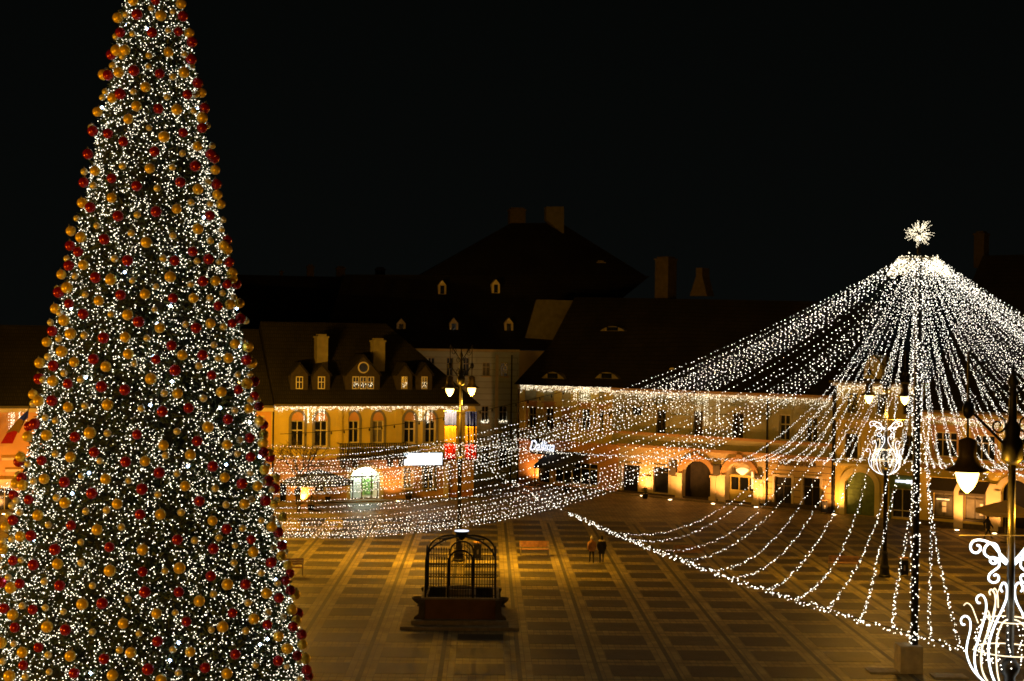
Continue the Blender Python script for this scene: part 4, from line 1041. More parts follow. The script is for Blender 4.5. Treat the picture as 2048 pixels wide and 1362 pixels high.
# scalloped loops hanging below the far cable
for k in range(16):
    t = k / 16; A = para(cP2, P5, .5, t * .55); B = para(cP2, P5, .5, (t + 1 / 16) * .55); lstring(A, B, R.uniform(.4, .9), .13, .018, 'light_swag')
# right-hand strings to a cable out of the picture
Q1, Q2 = Vector((47, 82, 7.2)), Vector((38, 38, 7.0))
cable(Q1, Q2, .8, .2)
for k in range(48):
    e = para(Q1, Q2, .8, k / 47); lstring(ring(e), e, R.uniform(1.8, 2.6), .19, .0155, swing=.4)
# long strings sweeping to the left, ends behind the Christmas tree
W1, W2 = Vector((-20.3, 86.5, 8.1)), Vector((-28.8, 87.6, 5.0))
QS = [0, .05, .11] + [.16 + .14 * i / 7 for i in range(8)] + [.34] + [.39 + .09 * i / 5 for i in range(6)] + [.56, .66, .72] + [.80 + .06 * i / 3 for i in range(4)] + [.89 + .08 * i / 5 for i in range(6)] + [1.0]
for q in QS:
    q = min(1, max(0, q + R.uniform(-.012, .012)))
    e = W1 + (W2 - W1) * q; A = ring(e)
    lstring(A, e, 4.0 + 1.45 * q + R.uniform(-.12, .12), .21, .0188, swing=.15, jit=.035, k=1.04 - .48 * q)
lstring(W1 + Vector((1.5, 0, .2)), cP1, .5, .2); lstring(W1 + Vector((3, -5, .0)), cP1, 1.0, .2)
for (A, B, s) in ((W2 + Vector((0, -6, 1)), near_cable(.22), .9), (W2 + Vector((0, -10, 1)), near_cable(.3), 1.0)): lstring(A, B, s, .2)
# sparse festoon with widely spaced bulbs above the canopy
for dz, e in ((.5, atY(1035, 812, 112)), (.35, atY(1120, 800, 112))):
    lstring(ring(e, .6, ZT + dz), e, 2.2, 1.1, .03, 'sparse_festoon', m='bulbw', jit=.03)
# dark cables with unlit bulbs crossing before the houses
fest = []
for k, pl in enumerate((((560, 868), (1150, 776)), ((790, 893), (1330, 790)), ((1040, 842), (1420, 770)))):
    (xa, ya), (xb, yb) = pl; A, B = atY(xa, ya, 112), atY(xb, yb, 118)
    o = empty('unlit_festoon', A, label=('dark unlit bulb cable passing before the first floor of the ochre house', 'dark unlit bulb cable crossing the two flags towards the row house', 'dark unlit bulb cable passing before the row house windows')[k], cat='festoon cable', group='unlit festoon cables')
    m = MB(); m.tube([para(A, B, .7, i / 20) - A for i in range(21)], .022, 4); m.build('cable', 'iron', o)
    m = MB()
    for i in range(1, 24):
        p = para(A, B, .7, i / 24) - A; m.lathe([(.03, -.03), (.07, -.14), (.05, -.22), (.01, -.26)], p, 6)
    tag(m.build('unlit_bulbs', 'iron', o), kind='stuff')

# ---------------------------------------------------------------- Christmas tree
TY = 25.0
tb = atY(299, 690, TY); TX = tb.x; APEX = 22.35; KR = .190
tree = empty('christmas_tree', (TX, TY, 0), label='giant conical Christmas tree packed with white lights', cat='christmas tree')
RZ, RR = [0, 8.2, 12.37, 16.2, 19.45, 22.3], [4.35, 2.67, 1.84, 1.05, .50, .02]
rad = lambda z: float(np.interp(z, RZ, RR))
m = MB(); m.lathe([(rad(0) - .5, .3), (rad(8) - .35, 8), (rad(20) - .2, 20), (.05, APEX - .8)], seg=40); m.build('core_frame', 'core', tree)
m = MB(); m.lathe([(.35, 0), (.35, 1.2)], seg=12); m.build('trunk', 'bark', tree)
def cone_pts(n, z0=4.5, zt=APEX - .1, front=True):
    """uniform by area over the cone"""
    s = np.sqrt(rng.uniform(0, 1, n)); z = zt - s * (zt - z0); a = rng.uniform(0, 2 * PI, n)
    return z, a
wob = lambda z, a: .035 * np.sin(z * 3.1 + 2 * np.sin(a * 4)) * np.sin(a * 7 + z) + .03 * np.sin(a * 13 + z * 7.7)
# fir sprigs: small tapered crossed triangles pointing out and down
n = 70000
z, a = cone_pts(n); rr = np.interp(z, RZ, RR) + wob(z, a) - .08 - np.abs(rng.normal(0, .10, n))
c, s = np.cos(a), np.sin(a)
P0 = np.stack([rr * c, rr * s, z], 1)
out = np.stack([c, s, np.zeros(n)], 1); tng = np.stack([-s, c, np.zeros(n)], 1); upv = np.array([0, 0, 1.])
dirv = out * rng.uniform(.25, 1, (n, 1)) + tng * rng.normal(0, .6, (n, 1)) + upv * rng.normal(-.1, .5, (n, 1)); dirv /= np.linalg.norm(dirv, axis=1, keepdims=True)
sd = np.cross(dirv, rng.normal(0, 1, (n, 3))); sd /= np.linalg.norm(sd, axis=1, keepdims=True)
ln = rng.uniform(.06, .15, (n, 1)); wd = rng.uniform(.012, .03, (n, 1)); s2 = np.cross(dirv, sd)
V = np.stack([P0 - sd * wd, P0 + sd * wd, P0 + dirv * ln, P0 - s2 * wd, P0 + s2 * wd], 1).reshape(-1, 3)
Fc = (np.array([(0, 1, 2), (3, 4, 2)])[None] + (np.arange(n) * 5)[:, None, None]).reshape(-1, 3)
me = tri_mesh('foliage', V, Fc); me.materials.append(MT['needle']); me.materials.append(MT['needle2'])
me.polygons.foreach_set('material_index', np.repeat((rng.random(n) < .35).astype(np.int32), 2)); fo = link('foliage', me, tree); fo['kind'] = 'stuff'
# baubles read from the photograph: crop origin, scale, lists of crop positions
BA = [
 ((150, 0), .2423, [(480,5),(875,30),(355,145),(708,128),(943,272),(340,415),(415,412),(772,430),(235,615),(362,598),(898,598),(582,718),(308,808),(1045,765),(187,922),(507,876),(840,903),(1050,973),(440,982),(735,1128),(1010,1207)],
  [(665,0),(512,118),(890,133),(375,268),(635,268),(855,260),(965,345),(300,450),(960,490),(272,620),(487,583),(700,608),(1012,685),(375,775),(928,780),(688,896),(1067,893),(148,1080),(273,1102),(400,1168),(893,1093),(1048,1055),(657,1250),(108,1270),(1120,1275),(1150,1305)],
  [(628,68),(806,97),(420,120),(336,300),(476,280),(768,250),(905,450),(390,465),(612,458),(310,542),(605,548),(960,545),(806,633),(250,757),(225,805),(483,757),(998,780),(760,802),(978,915),(135,1050),(612,1055),(1093,1038),(1130,1202),(887,1267)]),
 ((100, 330), .2129, [(423,55),(937,32),(1552,45),(1390,227),(581,308),(305,355),(1572,280),(1602,368),(1190,412),(197,620),(290,678),(1390,600),(906,726),(1630,758),(1662,795),(313,938),(107,1028),(571,1075),(1130,1050),(1710,1015),(1715,1068),(1552,1088),(160,1152),(893,1212),(460,1275),(1347,1250)],
  [(1363,10),(318,162),(580,125),(815,197),(1225,160),(1562,180),(378,398),(997,437),(640,480),(1503,475),(510,697),(190,758),(265,815),(1665,705),(1340,813),(730,897),(1172,898),(1490,885),(1683,912),(178,945),(428,1057),(1436,1092),(1665,1120),(1750,1118),(82,1195),(665,1220),(1155,1250)],
  [(322,63),(682,10),(1150,22),(408,193),(1007,218),(1483,158),(1325,352),(1503,368),(820,467),(250,500),(1625,515),(440,570),(1612,608),(763,640),(1155,665),(1505,712),(160,880),(608,880),(1063,878),(1380,903),(1587,908),(775,1085),(235,1045),(997,1143),(1320,1120),(332,1218),(1500,1247),(1620,1203),(1727,1243),(70,1160)]),
 ((50, 600), .1909, [(775,15),(318,90),(408,213),(1075,155),(478,353),(228,440),(1050,390),(385,540),(155,660),(515,650),(1083,565),(848,698),(292,848),(1318,825),(85,990),(140,1057),(452,1122),(866,1097)],
  [(462,38),(610,147),(1190,228),(288,325),(823,397),(297,690),(718,620),(150,825),(450,877),(803,907),(1047,940),(283,1055),(40,1325),(100,1300)],
  [(365,137),(268,235),(900,150),(355,405),(622,370),(1277,400),(240,595),(410,768),(1147,667),(585,832),(183,833),(628,1108),(1218,1138),(213,1232),(320,1265),(85,1085)]),
 ((290, 600), .1909, [(508,5),(890,45),(990,35),(155,292),(685,245),(942,460),(1080,492),(390,576),(873,608),(1115,662),(1068,875),(340,978),(798,963),(1085,1140),(1200,1270),(660,1330)],
  [(293,0),(765,62),(910,245),(1000,195),(535,293),(278,477),(602,578),(115,622),(1062,628),(315,735),(698,787),(1145,855),(977,940),(1145,1008),(457,1132),(1195,1115),(182,1167),(868,1250),(1245,1308)],
  [(100,102),(425,255),(820,280),(1055,220),(1022,430),(722,470),(763,613),(563,692),(970,782),(1100,778),(202,977),(612,1030),(1103,1052),(1180,1048),(940,1157),(1185,1300)]),
 ((0, 850), .1908, [(488,107),(943,82),(288,120),(740,337),(215,335),(1520,378),(463,565),(1108,567),(165,610),(237,632),(682,815),(1230,828),(398,947),(60,1063),(1018,1097),(213,1168),(1495,1305),(25,1300)],
  [(787,125),(1437,100),(987,285),(437,372),(197,385),(1318,385),(227,553),(675,598),(140,733),(1488,672),(962,715),(302,782),(1470,937),(135,997),(748,1052),(325,1160),(1148,1280),(577,1305)],
  [(1127,85),(582,305),(1047,377),(292,410),(853,538),(352,590),(1348,583),(593,763),(170,795),(125,845),(208,917),(902,905),(1118,893),(90,945),(508,1047),(1272,1070),(125,1195),(848,1228),(35,1220),(185,525)]),
 ((280, 850), .1908, [(245,213),(913,207),(528,312),(1298,98),(1290,190),(1355,295),(1305,468),(887,550),(1427,558),(473,640),(1230,640),(1095,828),(1410,828),(215,937),(760,1003),(1497,967),(1380,1067),(1187,1330)],
  [(600,168),(1150,137),(1158,335),(1297,285),(1365,340),(762,433),(202,500),(1345,585),(1068,615),(1415,665),(623,797),(1315,795),(908,1090),(1450,1125),(392,1202),(770,1297),(1163,1202),(1490,1265)],
  [(388,67),(1045,157),(268,320),(1020,302),(388,510),(1152,508),(1332,435),(1285,598),(187,730),(787,665),(1380,678),(1168,782),(1435,785),(902,835),(432,917),(1268,1002),(1388,985),(1072,1083),(1455,1065),(825,1182),(573,1210),(997,1265),(1390,1285)]),
 ((0, 1100), .1923, [(600,145),(1143,215),(113,393),(855,565),(132,675),(1283,765),(490,800),(8,965),(235,1065),(1360,1067),(732,1103),(98,1312),(1170,1303)],
  [(137,110),(348,155),(1483,225),(207,350),(622,370),(1507,437),(10,340),(45,607),(1063,555),(342,620),(155,807),(682,830),(402,1013),(1083,1133),(243,1200),(770,1282),(1540,1240)],
  [(220,105),(845,135),(87,285),(462,328),(963,372),(1332,512),(233,580),(473,600),(660,642),(962,852),(1448,870),(143,978),(1245,1040),(502,1093),(28,1160),(512,1268),(265,1320)]),
 ((300, 1100), .1923, [(1367,62),(1433,155),(307,188),(805,357),(1212,450),(512,530),(1475,622),(68,660),(1080,717),(755,800),(1525,730),(1337,900),(1585,983),(1425,1025),(418,1060),(1615,1130),(800,1285),(115,1350),(1510,460)],
  [(1260,130),(633,270),(993,357),(1455,243),(1408,318),(300,437),(1460,420),(1340,497),(858,653),(1540,660),(380,745),(1222,775),(1485,800),(1578,880),(78,950),(887,1085),(1530,1100),(1333,1153),(573,1225),(1630,1250),(1650,1310)],
  [(155,218),(872,133),(1155,240),(660,460),(1020,550),(1325,345),(262,652),(1228,650),(1388,693),(638,830),(995,843),(237,1035),(297,1275),(1097,1198),(1420,1212),(1550,1160),(1552,1340),(1410,10)])]
def on_cone(px, py, off=.1):
    """first hit of the pixel ray with the tree cone; else the closest approach to the axis"""
    d = ray(px, py); o = CAM - Vector((TX, TY, 0)); k2 = KR * KR; zc = APEX + off / KR
    A_ = d.x ** 2 + d.y ** 2 - k2 * d.z ** 2; B_ = 2 * (o.x * d.x + o.y * d.y + k2 * (zc - o.z) * d.z); C_ = o.x ** 2 + o.y ** 2 - k2 * (zc - o.z) ** 2
    D_ = B_ * B_ - 4 * A_ * C_
    if D_ >= 0:
        t = (-B_ - math.sqrt(D_)) / (2 * A_)
    else:
        t = -B_ / (2 * A_)
    return CAM + d * t
def bauble_mesh(r, m):
    b = MB(); seg = 20; prof = [(r * math.sin(PI * k / 14), -r * math.cos(PI * k / 14)) for k in range(14)]; prof[0] = (.0005, -r)
    b.lathe(prof + [(r * .2, r * .98)], seg=seg)
    b.cur = 1; b.lathe([(r * .2, r * .95), (r * .2, r * 1.12), (r * .08, r * 1.16)], seg=8)
    b.tube([(r * .12 * math.cos(k * PI / 4), 0, r * 1.25 + r * .12 * math.sin(k * PI / 4)) for k in range(9)], r * .03, 4)
    o = b.build('bauble', [m, 'metal'], smooth=True); me = o.data; bpy.data.objects.remove(o); return me
BM = [bauble_mesh(.086, 'gold'), bauble_mesh(.086, 'red'), bauble_mesh(.055, 'champ')]
bauble_pos = []; bauble_objs = []
BN = ['gold_bauble', 'red_bauble', 'champagne_bauble']
BL = ['large glossy gold bauble hanging on the giant Christmas tree', 'large glossy red bauble hanging on the giant Christmas tree', 'small pale champagne bauble hanging on the giant Christmas tree']
BG = ['large gold baubles on the Christmas tree', 'large red baubles on the Christmas tree', 'small champagne baubles on the Christmas tree']
def add_bauble(k, p):
    o = link(BN[k], BM[k]); o.location = p; o.rotation_euler = (R.uniform(-.25, .25), R.uniform(-.25, .25), R.uniform(0, 6)); s = R.uniform(.9, 1.08); o.scale = (s, s, s)
    bauble_objs.append((o, (px, py), k)); bauble_pos.append((tuple(p), (.081, .081, .055)[k])); tag(o, BL[k], 'bauble', BG[k])
placed = []
for (ox, oy), sc, *lists in BA:
    for k, L_ in enumerate(lists):
        for x, y in L_:
            px, py = ox + x * sc, oy + y * sc
            if any(abs(px - a) < 5 and abs(py - b) < 5 for a, b in placed): continue
            placed.append((px, py)); add_bauble(k, on_cone(px, py, .05 if k < 2 else .02))
# labels: each bauble named by its zone on the tree and its rank from the top there
ORD = ['topmost', 'second from top', 'third from top', 'fourth from top', 'fifth from top', 'sixth from top', 'seventh from top', 'eighth from top', 'ninth from top', 'tenth from top', 'eleventh from top', 'twelfth from top', 'thirteenth from top', 'fourteenth from top', 'fifteenth from top']
zones = {}
for o, (px, py), k in bauble_objs:
    hw = .19 * (py + 350); q = (px - (303 - .0135 * py)) / hw
    side = 'left outline' if q < -.82 else 'left half' if q < -.27 else 'centre' if q < .27 else 'right half' if q < .82 else 'right outline'
    zones.setdefault((k, side, min(6, int(py / 195))), []).append((py, o))
BAND = ['top band', 'upper band', 'upper middle band', 'middle band', 'lower middle band', 'lower band', 'bottom band']
for (k, side, bnd), L_ in zones.items():
    L_.sort(key=lambda t: t[0])
    for i, (_, o) in enumerate(L_):
        o['label'] = '%s bauble, %s, %s, %s of tree' % (('large gold', 'large red', 'small champagne')[k], ORD[min(i, 14)], side, BAND[bnd])

# bulbs with slight row clustering and some dark gaps
n = 62000
z, a = cone_pts(n, 5.0)
blot = np.sin(z * 2.1 + 3 * np.sin(a * 3)) * np.sin(a * 5 + z * 1.3) + .6 * np.sin(z * 5.3 + a * 9)
keep = rng.random(n) < np.clip(.80 + .28 * blot, .25, 1); z, a = z[keep], a[keep]; n = len(z)
rr = np.interp(z, RZ, RR) + wob(z, a) - .03 - np.abs(rng.normal(0, .08, n))
BP = np.stack([rr * np.cos(a), rr * np.sin(a), z], 1)
clear = np.ones(n, bool)           # no bulb sits where a bauble hangs
for c_, r_ in bauble_pos:
    clear &= np.linalg.norm(BP - np.array([c_[0] - TX, c_[1] - TY, c_[2]]), axis=1) > r_ + .035
BP = BP[clear]; n = len(BP)
bulb_mesh('tree_bulbs', BP, .0068 * rng.uniform(.5, 1.5, n), 'bulbt', tree)
n = 90; z, a = cone_pts(n, 6); rr = np.interp(z, RZ, RR) + .03
bulb_mesh('flash_bulbs', np.stack([rr * np.cos(a), rr * np.sin(a), z], 1), .026, 'bulbb', tree)

# ---------------------------------------------------------------- caged well
wc = G(922, 1262); WY = wc.y; 
well = empty('caged_well', (G(921, 1240).x - .0, WY + 3.0, 0), label='stone well house under a domed wrought iron cage on a stepped platform', cat='well')
m = MB(); m.box(-2.85, 2.85, -2.95, 2.6, 0.004, .16); m.build('platform', 'stone', well)
m = MB(); m.box(-2.35, 2.35, -2.35, 2.2, .163, .36); m.build('step', 'stone', well)
Zb, Zt = .363, 1.30; q = 1.8; cy0 = -.05
for nm, (x0, x1, y0, y1) in (('front_panel', (-q, q, cy0 - q, cy0 - q + .12)), ('back_panel', (-q, q, cy0 + q - .12, cy0 + q)), ('side_panel', (-q, -q + .12, cy0 - q + .123, cy0 + q - .123)), ('side_panel', (q - .12, q, cy0 - q + .123, cy0 + q - .123))):
    m = MB(); m.box(x0, x1, y0, y1, Zb, Zt); m.build(nm, 'stoned' if nm != 'front_panel' else mat('well_front_plaster', (.13, .060, .022), .9, noise=.2, nscale=2, bump=.3), well)
for sx in (-1, 1):
    for sy in (-1, 1):
        m = MB()
        m.prism([(sx * 1.72, Zb), (sx * 2.25, Zb), (sx * 2.22, Zb + .1), (sx * 2.02, Zb + .25), (sx * 1.98, Zt - .22), (sx * 2.05, Zt - .05), (sx * 2.05, Zt), (sx * 1.72, Zt)], cy0 + sy * q - .17, cy0 + sy * q + .17); m.build('corner_buttress', 'stoned', well)
    m = MB(); m.lathe([(.12, Zt - .25), (.3, Zt - .1), (.36, Zt + .04), (.3, Zt + .05), (.22, Zt - .04)], (sx * 2.02, cy0 - q + .35, 0), 14); m.build('side_basin', 'stoned', well)
m = MB()
for (x0, x1, y0, y1) in ((-1.9, 1.9, cy0 - q - .08, cy0 - q + .22), (-1.9, 1.9, cy0 + q - .22, cy0 + q + .08), (-1.9, -1.6, cy0 - q + .223, cy0 + q - .223), (1.6, 1.9, cy0 - q + .223, cy0 + q - .223)): m.box(x0, x1, y0, y1, Zt + .003, Zt + .08)
m.build('coping', 'stone', well)
m = MB(); m.lathe([(.75, Zb), (.75, Zt + .3), (.62, Zt + .32), (.6, Zt - .1)], (0, cy0, 0), 18); m.build('well_shaft', 'stone', well)
C = 1.70; z0 = Zt + .083; zf = z0 + 1.85
def grille(side):
    m = MB(); pt = (lambda x, z: (x, cy0 - C, z)) if side == 0 else (lambda x, z: (x, cy0 + C, z)) if side == 1 else (lambda x, z: (-C, cy0 + x, z)) if side == 2 else (lambda x, z: (C, cy0 + x, z))
    for z_ in (z0 + .12, z0 + .45, z0 + 1.0, z0 + 1.15, z0 + 1.6): m.tube([pt(-C, z_), pt(C, z_)], .016, 4)
    n_ = 26
    for k in range(n_ + 1):
        x = -C + 2 * C * k / n_; top = zf if abs(x) > .6 else z0 + 2.0 + .32 * math.sqrt(max(0, 1 - (x / .6) ** 2)) - .05
        m.tube([pt(x, z0), pt(x, top)], .013, 4)
        if abs(x) > .6: m.lathe([(.025, 0), (.03, .05), (.004, .15)], pt(x, top), 4)
        m.tube([Vector(pt(x + .05 * math.cos(j * PI / 4) + .065, z0 + 1.075 + .055 * math.sin(j * PI / 4))) for j in range(9)], .009, 3)
    m.build('grille', 'iron', well)
    m = MB(); arc = [(-.6, z0), (-.6, z0 + 1.75)] + [(-.6 * math.cos(j * PI / 14), z0 + 1.75 + .55 * math.sin(j * PI / 14)) for j in range(1, 14)] + [(.6, z0 + 1.75), (.6, z0)]
    m.tube([pt(*p) for p in arc], .045, 6)
    arc2 = [(-.42 * math.cos(j * PI / 12), z0 + 1.72 + .4 * math.sin(j * PI / 12)) for j in range(13)]
    m.tube([pt(*p) for p in arc2], .02, 5); 
    for r_ in (.12, .2): m.tube([pt(r_ * math.cos(j * PI / 8), z0 + 1.85 + r_ * math.sin(j * PI / 8)) for j in range(17)], .014, 4)
    m.build('grille_door', 'iron', well)
for s in range(4): grille(s)
zc_ = atY(926, 1062, WY + 3).z
for sx in (-1, 1):
    for sy in (-1, 1):
        pts = [(sx * C, cy0 + sy * C, z0), (sx * C, cy0 + sy * C, z0 + 1.7)]
        for j in range(1, 12):
            t = j / 11; rr_ = C - (C - .2) * (1 - math.cos(t * PI / 2)) ; pts.append((sx * rr_ , cy0 + sy * rr_, z0 + 1.7 + (zc_ - .25 - z0 - 1.7) * math.sin(t * PI / 2) ** .9))
        m = MB(); m.tube(pts, .05, 6); m.build('dome_rib', 'iron', well)
    m = MB(); m.tube([(sx * (.25 + .9 * (k / 10)), cy0, zc_ - .1 - .42 * (k / 10) ** .5 + .12 * (k / 10) ** 2) for k in range(11)], .03, 5)
    m.tube([(sx * .95 + .16 * math.cos(k * PI / 6), cy0, zc_ - .55 + .16 * math.sin(k * PI / 6)) for k in range(10)], .018, 4); m.build('crown_scroll', 'iron', well)
m = MB(); m.lathe([(.06, zc_ - .45), (.18, zc_ - .35), (.34, zc_ - .08), (.36, zc_ - .0)], (0, cy0, 0), 18); m.build('crown_bowl', 'iron', well)
m = MB(); m.lathe([(.355, zc_ + .003), (.36, zc_ + .03), (.2, zc_ + .05)], (0, cy0, 0), 18); m.build('crown_lamp', 'neon', well)

# ---------------------------------------------------------------- benches, bins
def make_bench():
    t = empty('park_bench')
    for k in range(4): m = MB(); m.box(-.97, .97, -.24 + k * .12, -.14 + k * .12, .43, .465); m.build('seat_slat', 'wood', t)
    for k in range(3): 
        m = MB(); y = .26 + k * .03; z = .56 + k * .13; m.box(-.97, .97, y, y + .035, z, z + .11); m.build('back_slat', 'wood', t)
    for sx in (-.9, .9):
        m = MB(); m.tube([(sx, -.26, 0), (sx, -.26, .43), (sx, -.26, .42), (sx, .22, .42), (sx, .36, .95)], .028, 6); m.tube([(sx, .22, .42), (sx, .3, 0)], .028, 6); m.tube([(sx, -.26, .43), (sx, -.26, .64), (sx, .26, .66)], .02, 6); m.build('end_frame', 'metal', t)
    return t
bench = make_bench(); p = G(1069, 1112); bench.location = p; bench.rotation_euler = (0, 0, math.radians(4)); tag(bench, 'slatted bench standing just right of the caged well', 'bench', 'slatted park benches on the square')
copy_tree(bench, None, G(1376, 1118), math.radians(178), label='dark slatted bench seen through the near light cable, between the couple and the red bench')
copy_tree(bench, None, G(1688, 1140), math.radians(172), label='reddish slatted bench at the right, seen from its back')
copy_tree(bench, None, G(574, 1150), math.radians(8), label='slatted bench half hidden by the right side of the Christmas tree')
def make_bin():
    t = empty('litter_bin')
    m = MB(); m.box(-.24, .24, -.2, .2, .12, .98); m.build('body', 'iron', t); m = MB(); m.box(-.27, .27, -.23, .23, 1.1, 1.16); m.build('lid', 'wood', t)
    for x in (-.22, .2): m = MB(); m.box(x, x + .03, -.02, .02, 0, 1.1); m.build('post', 'iron', t)
    m = MB(); m.box(-.05, .05, -.225, -.203, .4, .7); m.build('emblem', 'metal', t)
    return t
bn = make_bin(); bn.location = G(955, 1120); tag(bn, 'black litter bin behind the right part of the caged well', 'litter bin', 'black litter bins')
copy_tree(bn, None, G(1807, 1153), 0, label='black litter bin just left of the canopy mast, beyond it')
copy_tree(bn, None, G(1648, 1027), 0, label='black litter bin against the wall left of the green gate')

# terrace planters at the left, parasol, bare tree, potted plants
for k, (x, y, lb) in enumerate(((668, 1058, 'ochre barrier box with dark lettering on the paving at the left'), (583, 1062, 'plain ochre barrier box beside the Christmas tree'))):
    t = empty('barrier_box', G(x, y), label=lb, cat='barrier', group='ochre barrier boxes'); m = MB(); m.box(-.65, .65, -.25, .25, .05, .62); m.build('panel', 'ochre', t)
    for sx in (-.55, .5): m = MB(); m.box(sx, sx + .06, -.2, .2, 0, .047); m.build('foot', 'iron', t)
    if k == 0: m = MB(); [m.box(-.3 + j * .11, -.23 + j * .11, -.27, -.253, .28, .42) for j in range(6)]; m.build('lettering', 'frame_d', t)
def bare_tree(loc, h, label):
    t = empty('bare_tree', loc, label=label, cat='tree'); rr_ = random.Random(5); tr = MB(); br = MB()
    tr.tube([(0, 0, 0), (.05, 0, h * .25), (-.04, 0, h * .5)], [.16, .13, .1], 7)
    def grow(p, d, L_, r, n):
        if n == 0: return
        e = p + d * L_; mid = p + d * L_ * .5 + Vector((rr_.gauss(0, .05), rr_.gauss(0, .05), 0)); br.tube([p, mid, e], [r, r * .8, r * .6], 4)
        for _ in range(3 if n > 1 else 2):
            nd = (d + Vector((rr_.gauss(0, .5), rr_.gauss(0, .5), rr_.gauss(.1, .35)))).normalized(); grow(e, nd, L_ * rr_.uniform(.6, .85), r * .6, n - 1)
    for _ in range(6): grow(Vector((-.04, 0, h * rr_.uniform(.4, .5))), Vector((rr_.gauss(0, .6), rr_.gauss(0, .6), 1)).normalized(), h * .17, .085, 5)
    tr.build('trunk', 'bark', t); br.build('crown', 'bark', t)
bare_tree(G(597, 1024), 6.4, 'small bare dark tree in front of the ochre house beside the Christmas tree')
def shrub(loc, h, label, w=.35):
    t = empty('potted_shrub', loc, label=label, cat='potted plant', group='potted plants before the houses')
    m = MB(); m.lathe([(.22, 0), (.3, .4), (.33, .45), (.28, .43)], seg=12); m.build('pot', 'iron', t)
    m = MB(); m.tube([(0, 0, .4), (0, 0, h * .8)], .03, 5); m.build('stem', 'bark', t)
    n_ = 260; V = []; Fc = []
    for i in range(n_):
        p = Vector((R.gauss(0, w * .5), R.gauss(0, w * .5), R.uniform(.5, h))); d = Vector((R.gauss(0, 1), R.gauss(0, 1), R.gauss(0, .6))).normalized(); s_ = d.cross(Vector((0, 0, 1))).normalized()
        V += [p - s_ * .04, p + s_ * .04, p + d * .16]; Fc.append((3 * i, 3 * i + 1, 3 * i + 2))
    me = tri_mesh('leaves', [tuple(v) for v in V], Fc); me.materials.append(MT['leaf']); o = link('leaves', me, t); o['kind'] = 'stuff'
shrub(G(622, 1020), 2.2, 'tall potted shrub lit from behind, left of the bright doorway'); shrub(G(655, 1003), 1.8, 'thin potted shrub against the orange wall, nearer the bright doorway')
shrub(G(817, 1001), .9, 'low potted plant below the white sign, right of the doorway', .5); shrub(G(1134, 985), 1.3, 'potted plant on the cafe terrace near its left end', .4); shrub(G(1290, 997), 1.0, 'small plant by the shop window left of the arcade', .3)
def parasol(loc, r, h, m_, label, sides=8, rise=.7, val=.25):
    t = empty('parasol', loc, label=label, cat='parasol'); m = MB()
    P_ = [(r * math.cos(2 * PI * k / sides + PI / sides), r * math.sin(2 * PI * k / sides + PI / sides), h) for k in range(sides)]
    for k in range(sides):
        a_, b_ = P_[k], P_[(k + 1) % sides]; m.poly([a_, b_, (0, 0, h + rise)]); m.poly([(a_[0], a_[1], h - val), (b_[0], b_[1], h - val), b_, a_])
    m.build('canopy', m_, t); m = MB(); m.tube([(0, 0, 0), (0, 0, h + rise)], .03, 8); m.build('pole', 'metal', t)
    m = MB(); m.lathe([(.35, 0.004), (.35, .08), (.05, .1)], seg=12); m.build('base', 'iron', t)
    for k in range(sides): m = MB(); m.tube([(0, 0, h - .1), tuple(c_ * .97 for c_ in P_[k][:2]) + (h - .02,)], .012, 4); m.build('rib', 'metal', t)
parasol(G(635, 1022), 2.9, 2.45, 'awning', 'dark rounded parasol under the light strings before the ochre house', 10, 1.0)
parasol(G(2010, 1085), 2.3, 2.3, 'parasol', 'cream parasol behind the nearest lamp post at the right edge', 4, .75, .32)

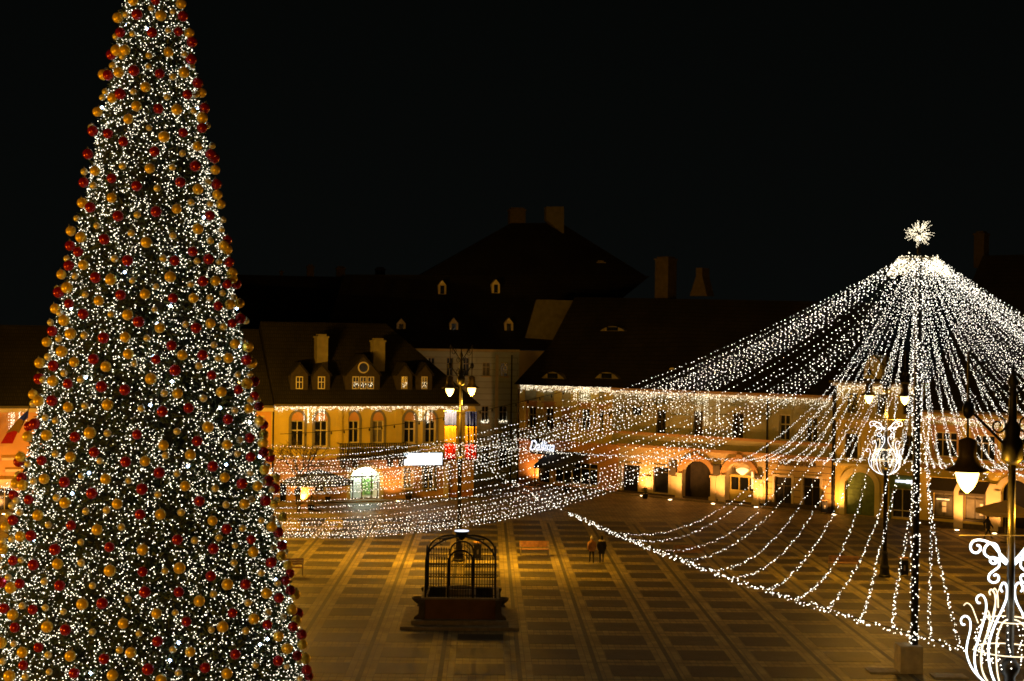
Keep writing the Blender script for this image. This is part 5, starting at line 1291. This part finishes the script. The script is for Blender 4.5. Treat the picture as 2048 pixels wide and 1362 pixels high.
# ---------------------------------------------------------------- people
def skin_body(t, name, chains, m_, sub=1):
    bm = bmesh.new(); sk = bm.verts.layers.skin.verify(); D = {}
    for k, (co, r) in chains[0].items():
        v = bm.verts.new(co); v[sk].radius = (r, r); D[k] = v
    D[list(chains[0])[0]][sk].use_root = True
    for a_, b_ in chains[1]: bm.edges.new((D[a_], D[b_]))
    me = bpy.data.meshes.new(name); bm.to_mesh(me); bm.free(); me.materials.append(MT[m_]); o = link(name, me, t)
    md = o.modifiers.new('skin', 'SKIN'); md.use_smooth_shade = True; o.modifiers.new('sub', 'SUBSURF').levels = sub; o.modifiers['sub'].render_levels = sub
    return o
def figure(loc, rz, h, label, coat, legs, hat, coat_len, stride=.12, lean=0, arm=(.2, .0), fur=False, group=None):
    t = empty('person', loc, rz, label=label, cat='person', group=group); s = h / 1.75; t.scale = (s, s, s)
    V = {'pel': ((0, 0, .93), .13), 'chest': ((0, lean * .5, 1.28), .145), 'neck': ((0, lean, 1.48), .06), 'head': ((0, lean - .01, 1.60), .085), 'crown': ((0, lean - .015, 1.69), .07)}
    E = [('pel', 'chest'), ('chest', 'neck'), ('neck', 'head'), ('head', 'crown')]
    for sx, nm, st in ((-1, 'L', stride), (1, 'R', -stride)):
        V['hip' + nm] = ((sx * .09, 0, .86), .095); V['knee' + nm] = ((sx * .10, st * .6 - .02, .48), .062); V['ank' + nm] = ((sx * .10, st * 1.2 + .03, .09), .043); V['toe' + nm] = ((sx * .11, st * 1.2 - .14, .04), .038)
        E += [('pel', 'hip' + nm), ('hip' + nm, 'knee' + nm), ('knee' + nm, 'ank' + nm), ('ank' + nm, 'toe' + nm)]
        V['sho' + nm] = ((sx * .18, lean * .8, 1.40), .062); V['elb' + nm] = ((sx * .25, lean * .6 + .06 - st * .4, 1.13), .048); V['wri' + nm] = ((sx * .23, lean * .5 - .06 - st * .6, .92), .034); V['pal' + nm] = ((sx * .225, lean * .5 - .08 - st * .65, .85), .032)
        E += [('chest', 'sho' + nm), ('sho' + nm, 'elb' + nm), ('elb' + nm, 'wri' + nm), ('wri' + nm, 'pal' + nm)]
        for f_ in range(5):
            k = 'f%d%s' % (f_, nm); px_, py_, pz_ = V['pal' + nm][0]
            if f_ == 4: V[k] = ((px_ - sx * .01, py_ - .055, pz_ + .005), .009)
            else: V[k] = ((px_ + sx * .004, py_ - .03 + .02 * f_, pz_ - (.07, .08, .075, .06)[f_]), .009)
            E.append(('pal' + nm, k))
    skin_body(t, 'body', (V, E), legs)
    # coat : lofted rings following the trunk, with sleeves
    m = MB(); prof = [(.215, .16, coat_len), (.21, .155, .95), (.19, .14, 1.1), (.215, .15, 1.28), (.205, .14, 1.4), (.12, .1, 1.49), (.075, .075, 1.52)]
    rings = []
    for rx, ry, z_ in prof:
        n_ = len(m.v); yy = lean * max(0, (z_ - .93) / .55); m.v += [(rx * math.cos(2 * PI * k / 16), yy + ry * math.sin(2 * PI * k / 16), z_) for k in range(16)]; rings.append(n_)
    for a_, b_ in zip(rings, rings[1:]):
        for k in range(16): m.f.append((a_ + k, a_ + (k + 1) % 16, b_ + (k + 1) % 16, b_ + k)); m.mi.append(0)
    for sx, nm in ((-1, 'L'), (1, 'R')):
        m.tube([V['sho' + nm][0], V['elb' + nm][0], V['wri' + nm][0]], [.085, .075, .055], 10)
    m.build('coat', coat, t, smooth=True)
    m = MB(); m.lathe([(.09, 1.60), (.1, 1.66), (.085, 1.74), (.04, 1.79), (.01, 1.8)], (0, lean, 0), 14)
    if hat == 'white': m.lathe([(.01, 1.79), (.035, 1.82), (.035, 1.85), (.005, 1.88)], (0, lean, 0), 8)
    m.build('hat' if hat == 'white' else 'hair', hat, t, smooth=True)
    m = MB(); m.lathe([(.07, 1.49), (.09, 1.58), (.088, 1.64)], (0, lean - .012, 0), 12); m.v += []; m.build('face', 'skin' if hat == 'white' else 'navy', t, smooth=True)
    if fur: m = MB(); m.tube([(.17 * math.cos(k * PI / 8), lean + .03 + .12 * math.sin(k * PI / 8), 1.47 + .02 * math.sin(k * 2.3)) for k in range(17)], .05, 8); m.build('fur_collar', 'fur', t)
    return t
figure(G(1183, 1126), math.radians(184), 1.66, 'person in a tan padded jacket and white bobble hat, left one of the walking couple', 'tan', 'blackc', 'white', .80, .13, .02, group=None)
figure(G(1203, 1126), math.radians(176), 1.70, 'person in a long black parka with pale fur collar, right one of the walking couple', 'navy', 'jeans', 'navy', .62, -.12, .02, fur=True)
figure(G(1976, 1078), math.radians(100), 1.75, 'dark dressed person stepping behind the cream parasol at the right edge', 'navy', 'blackc', 'navy', .75, .3, .04)
figure(G(595, 1010), math.radians(10), 1.7, 'dark dressed person standing in the doorway shade beside the Christmas tree', 'navy', 'blackc', 'navy', .7, .03, 0)
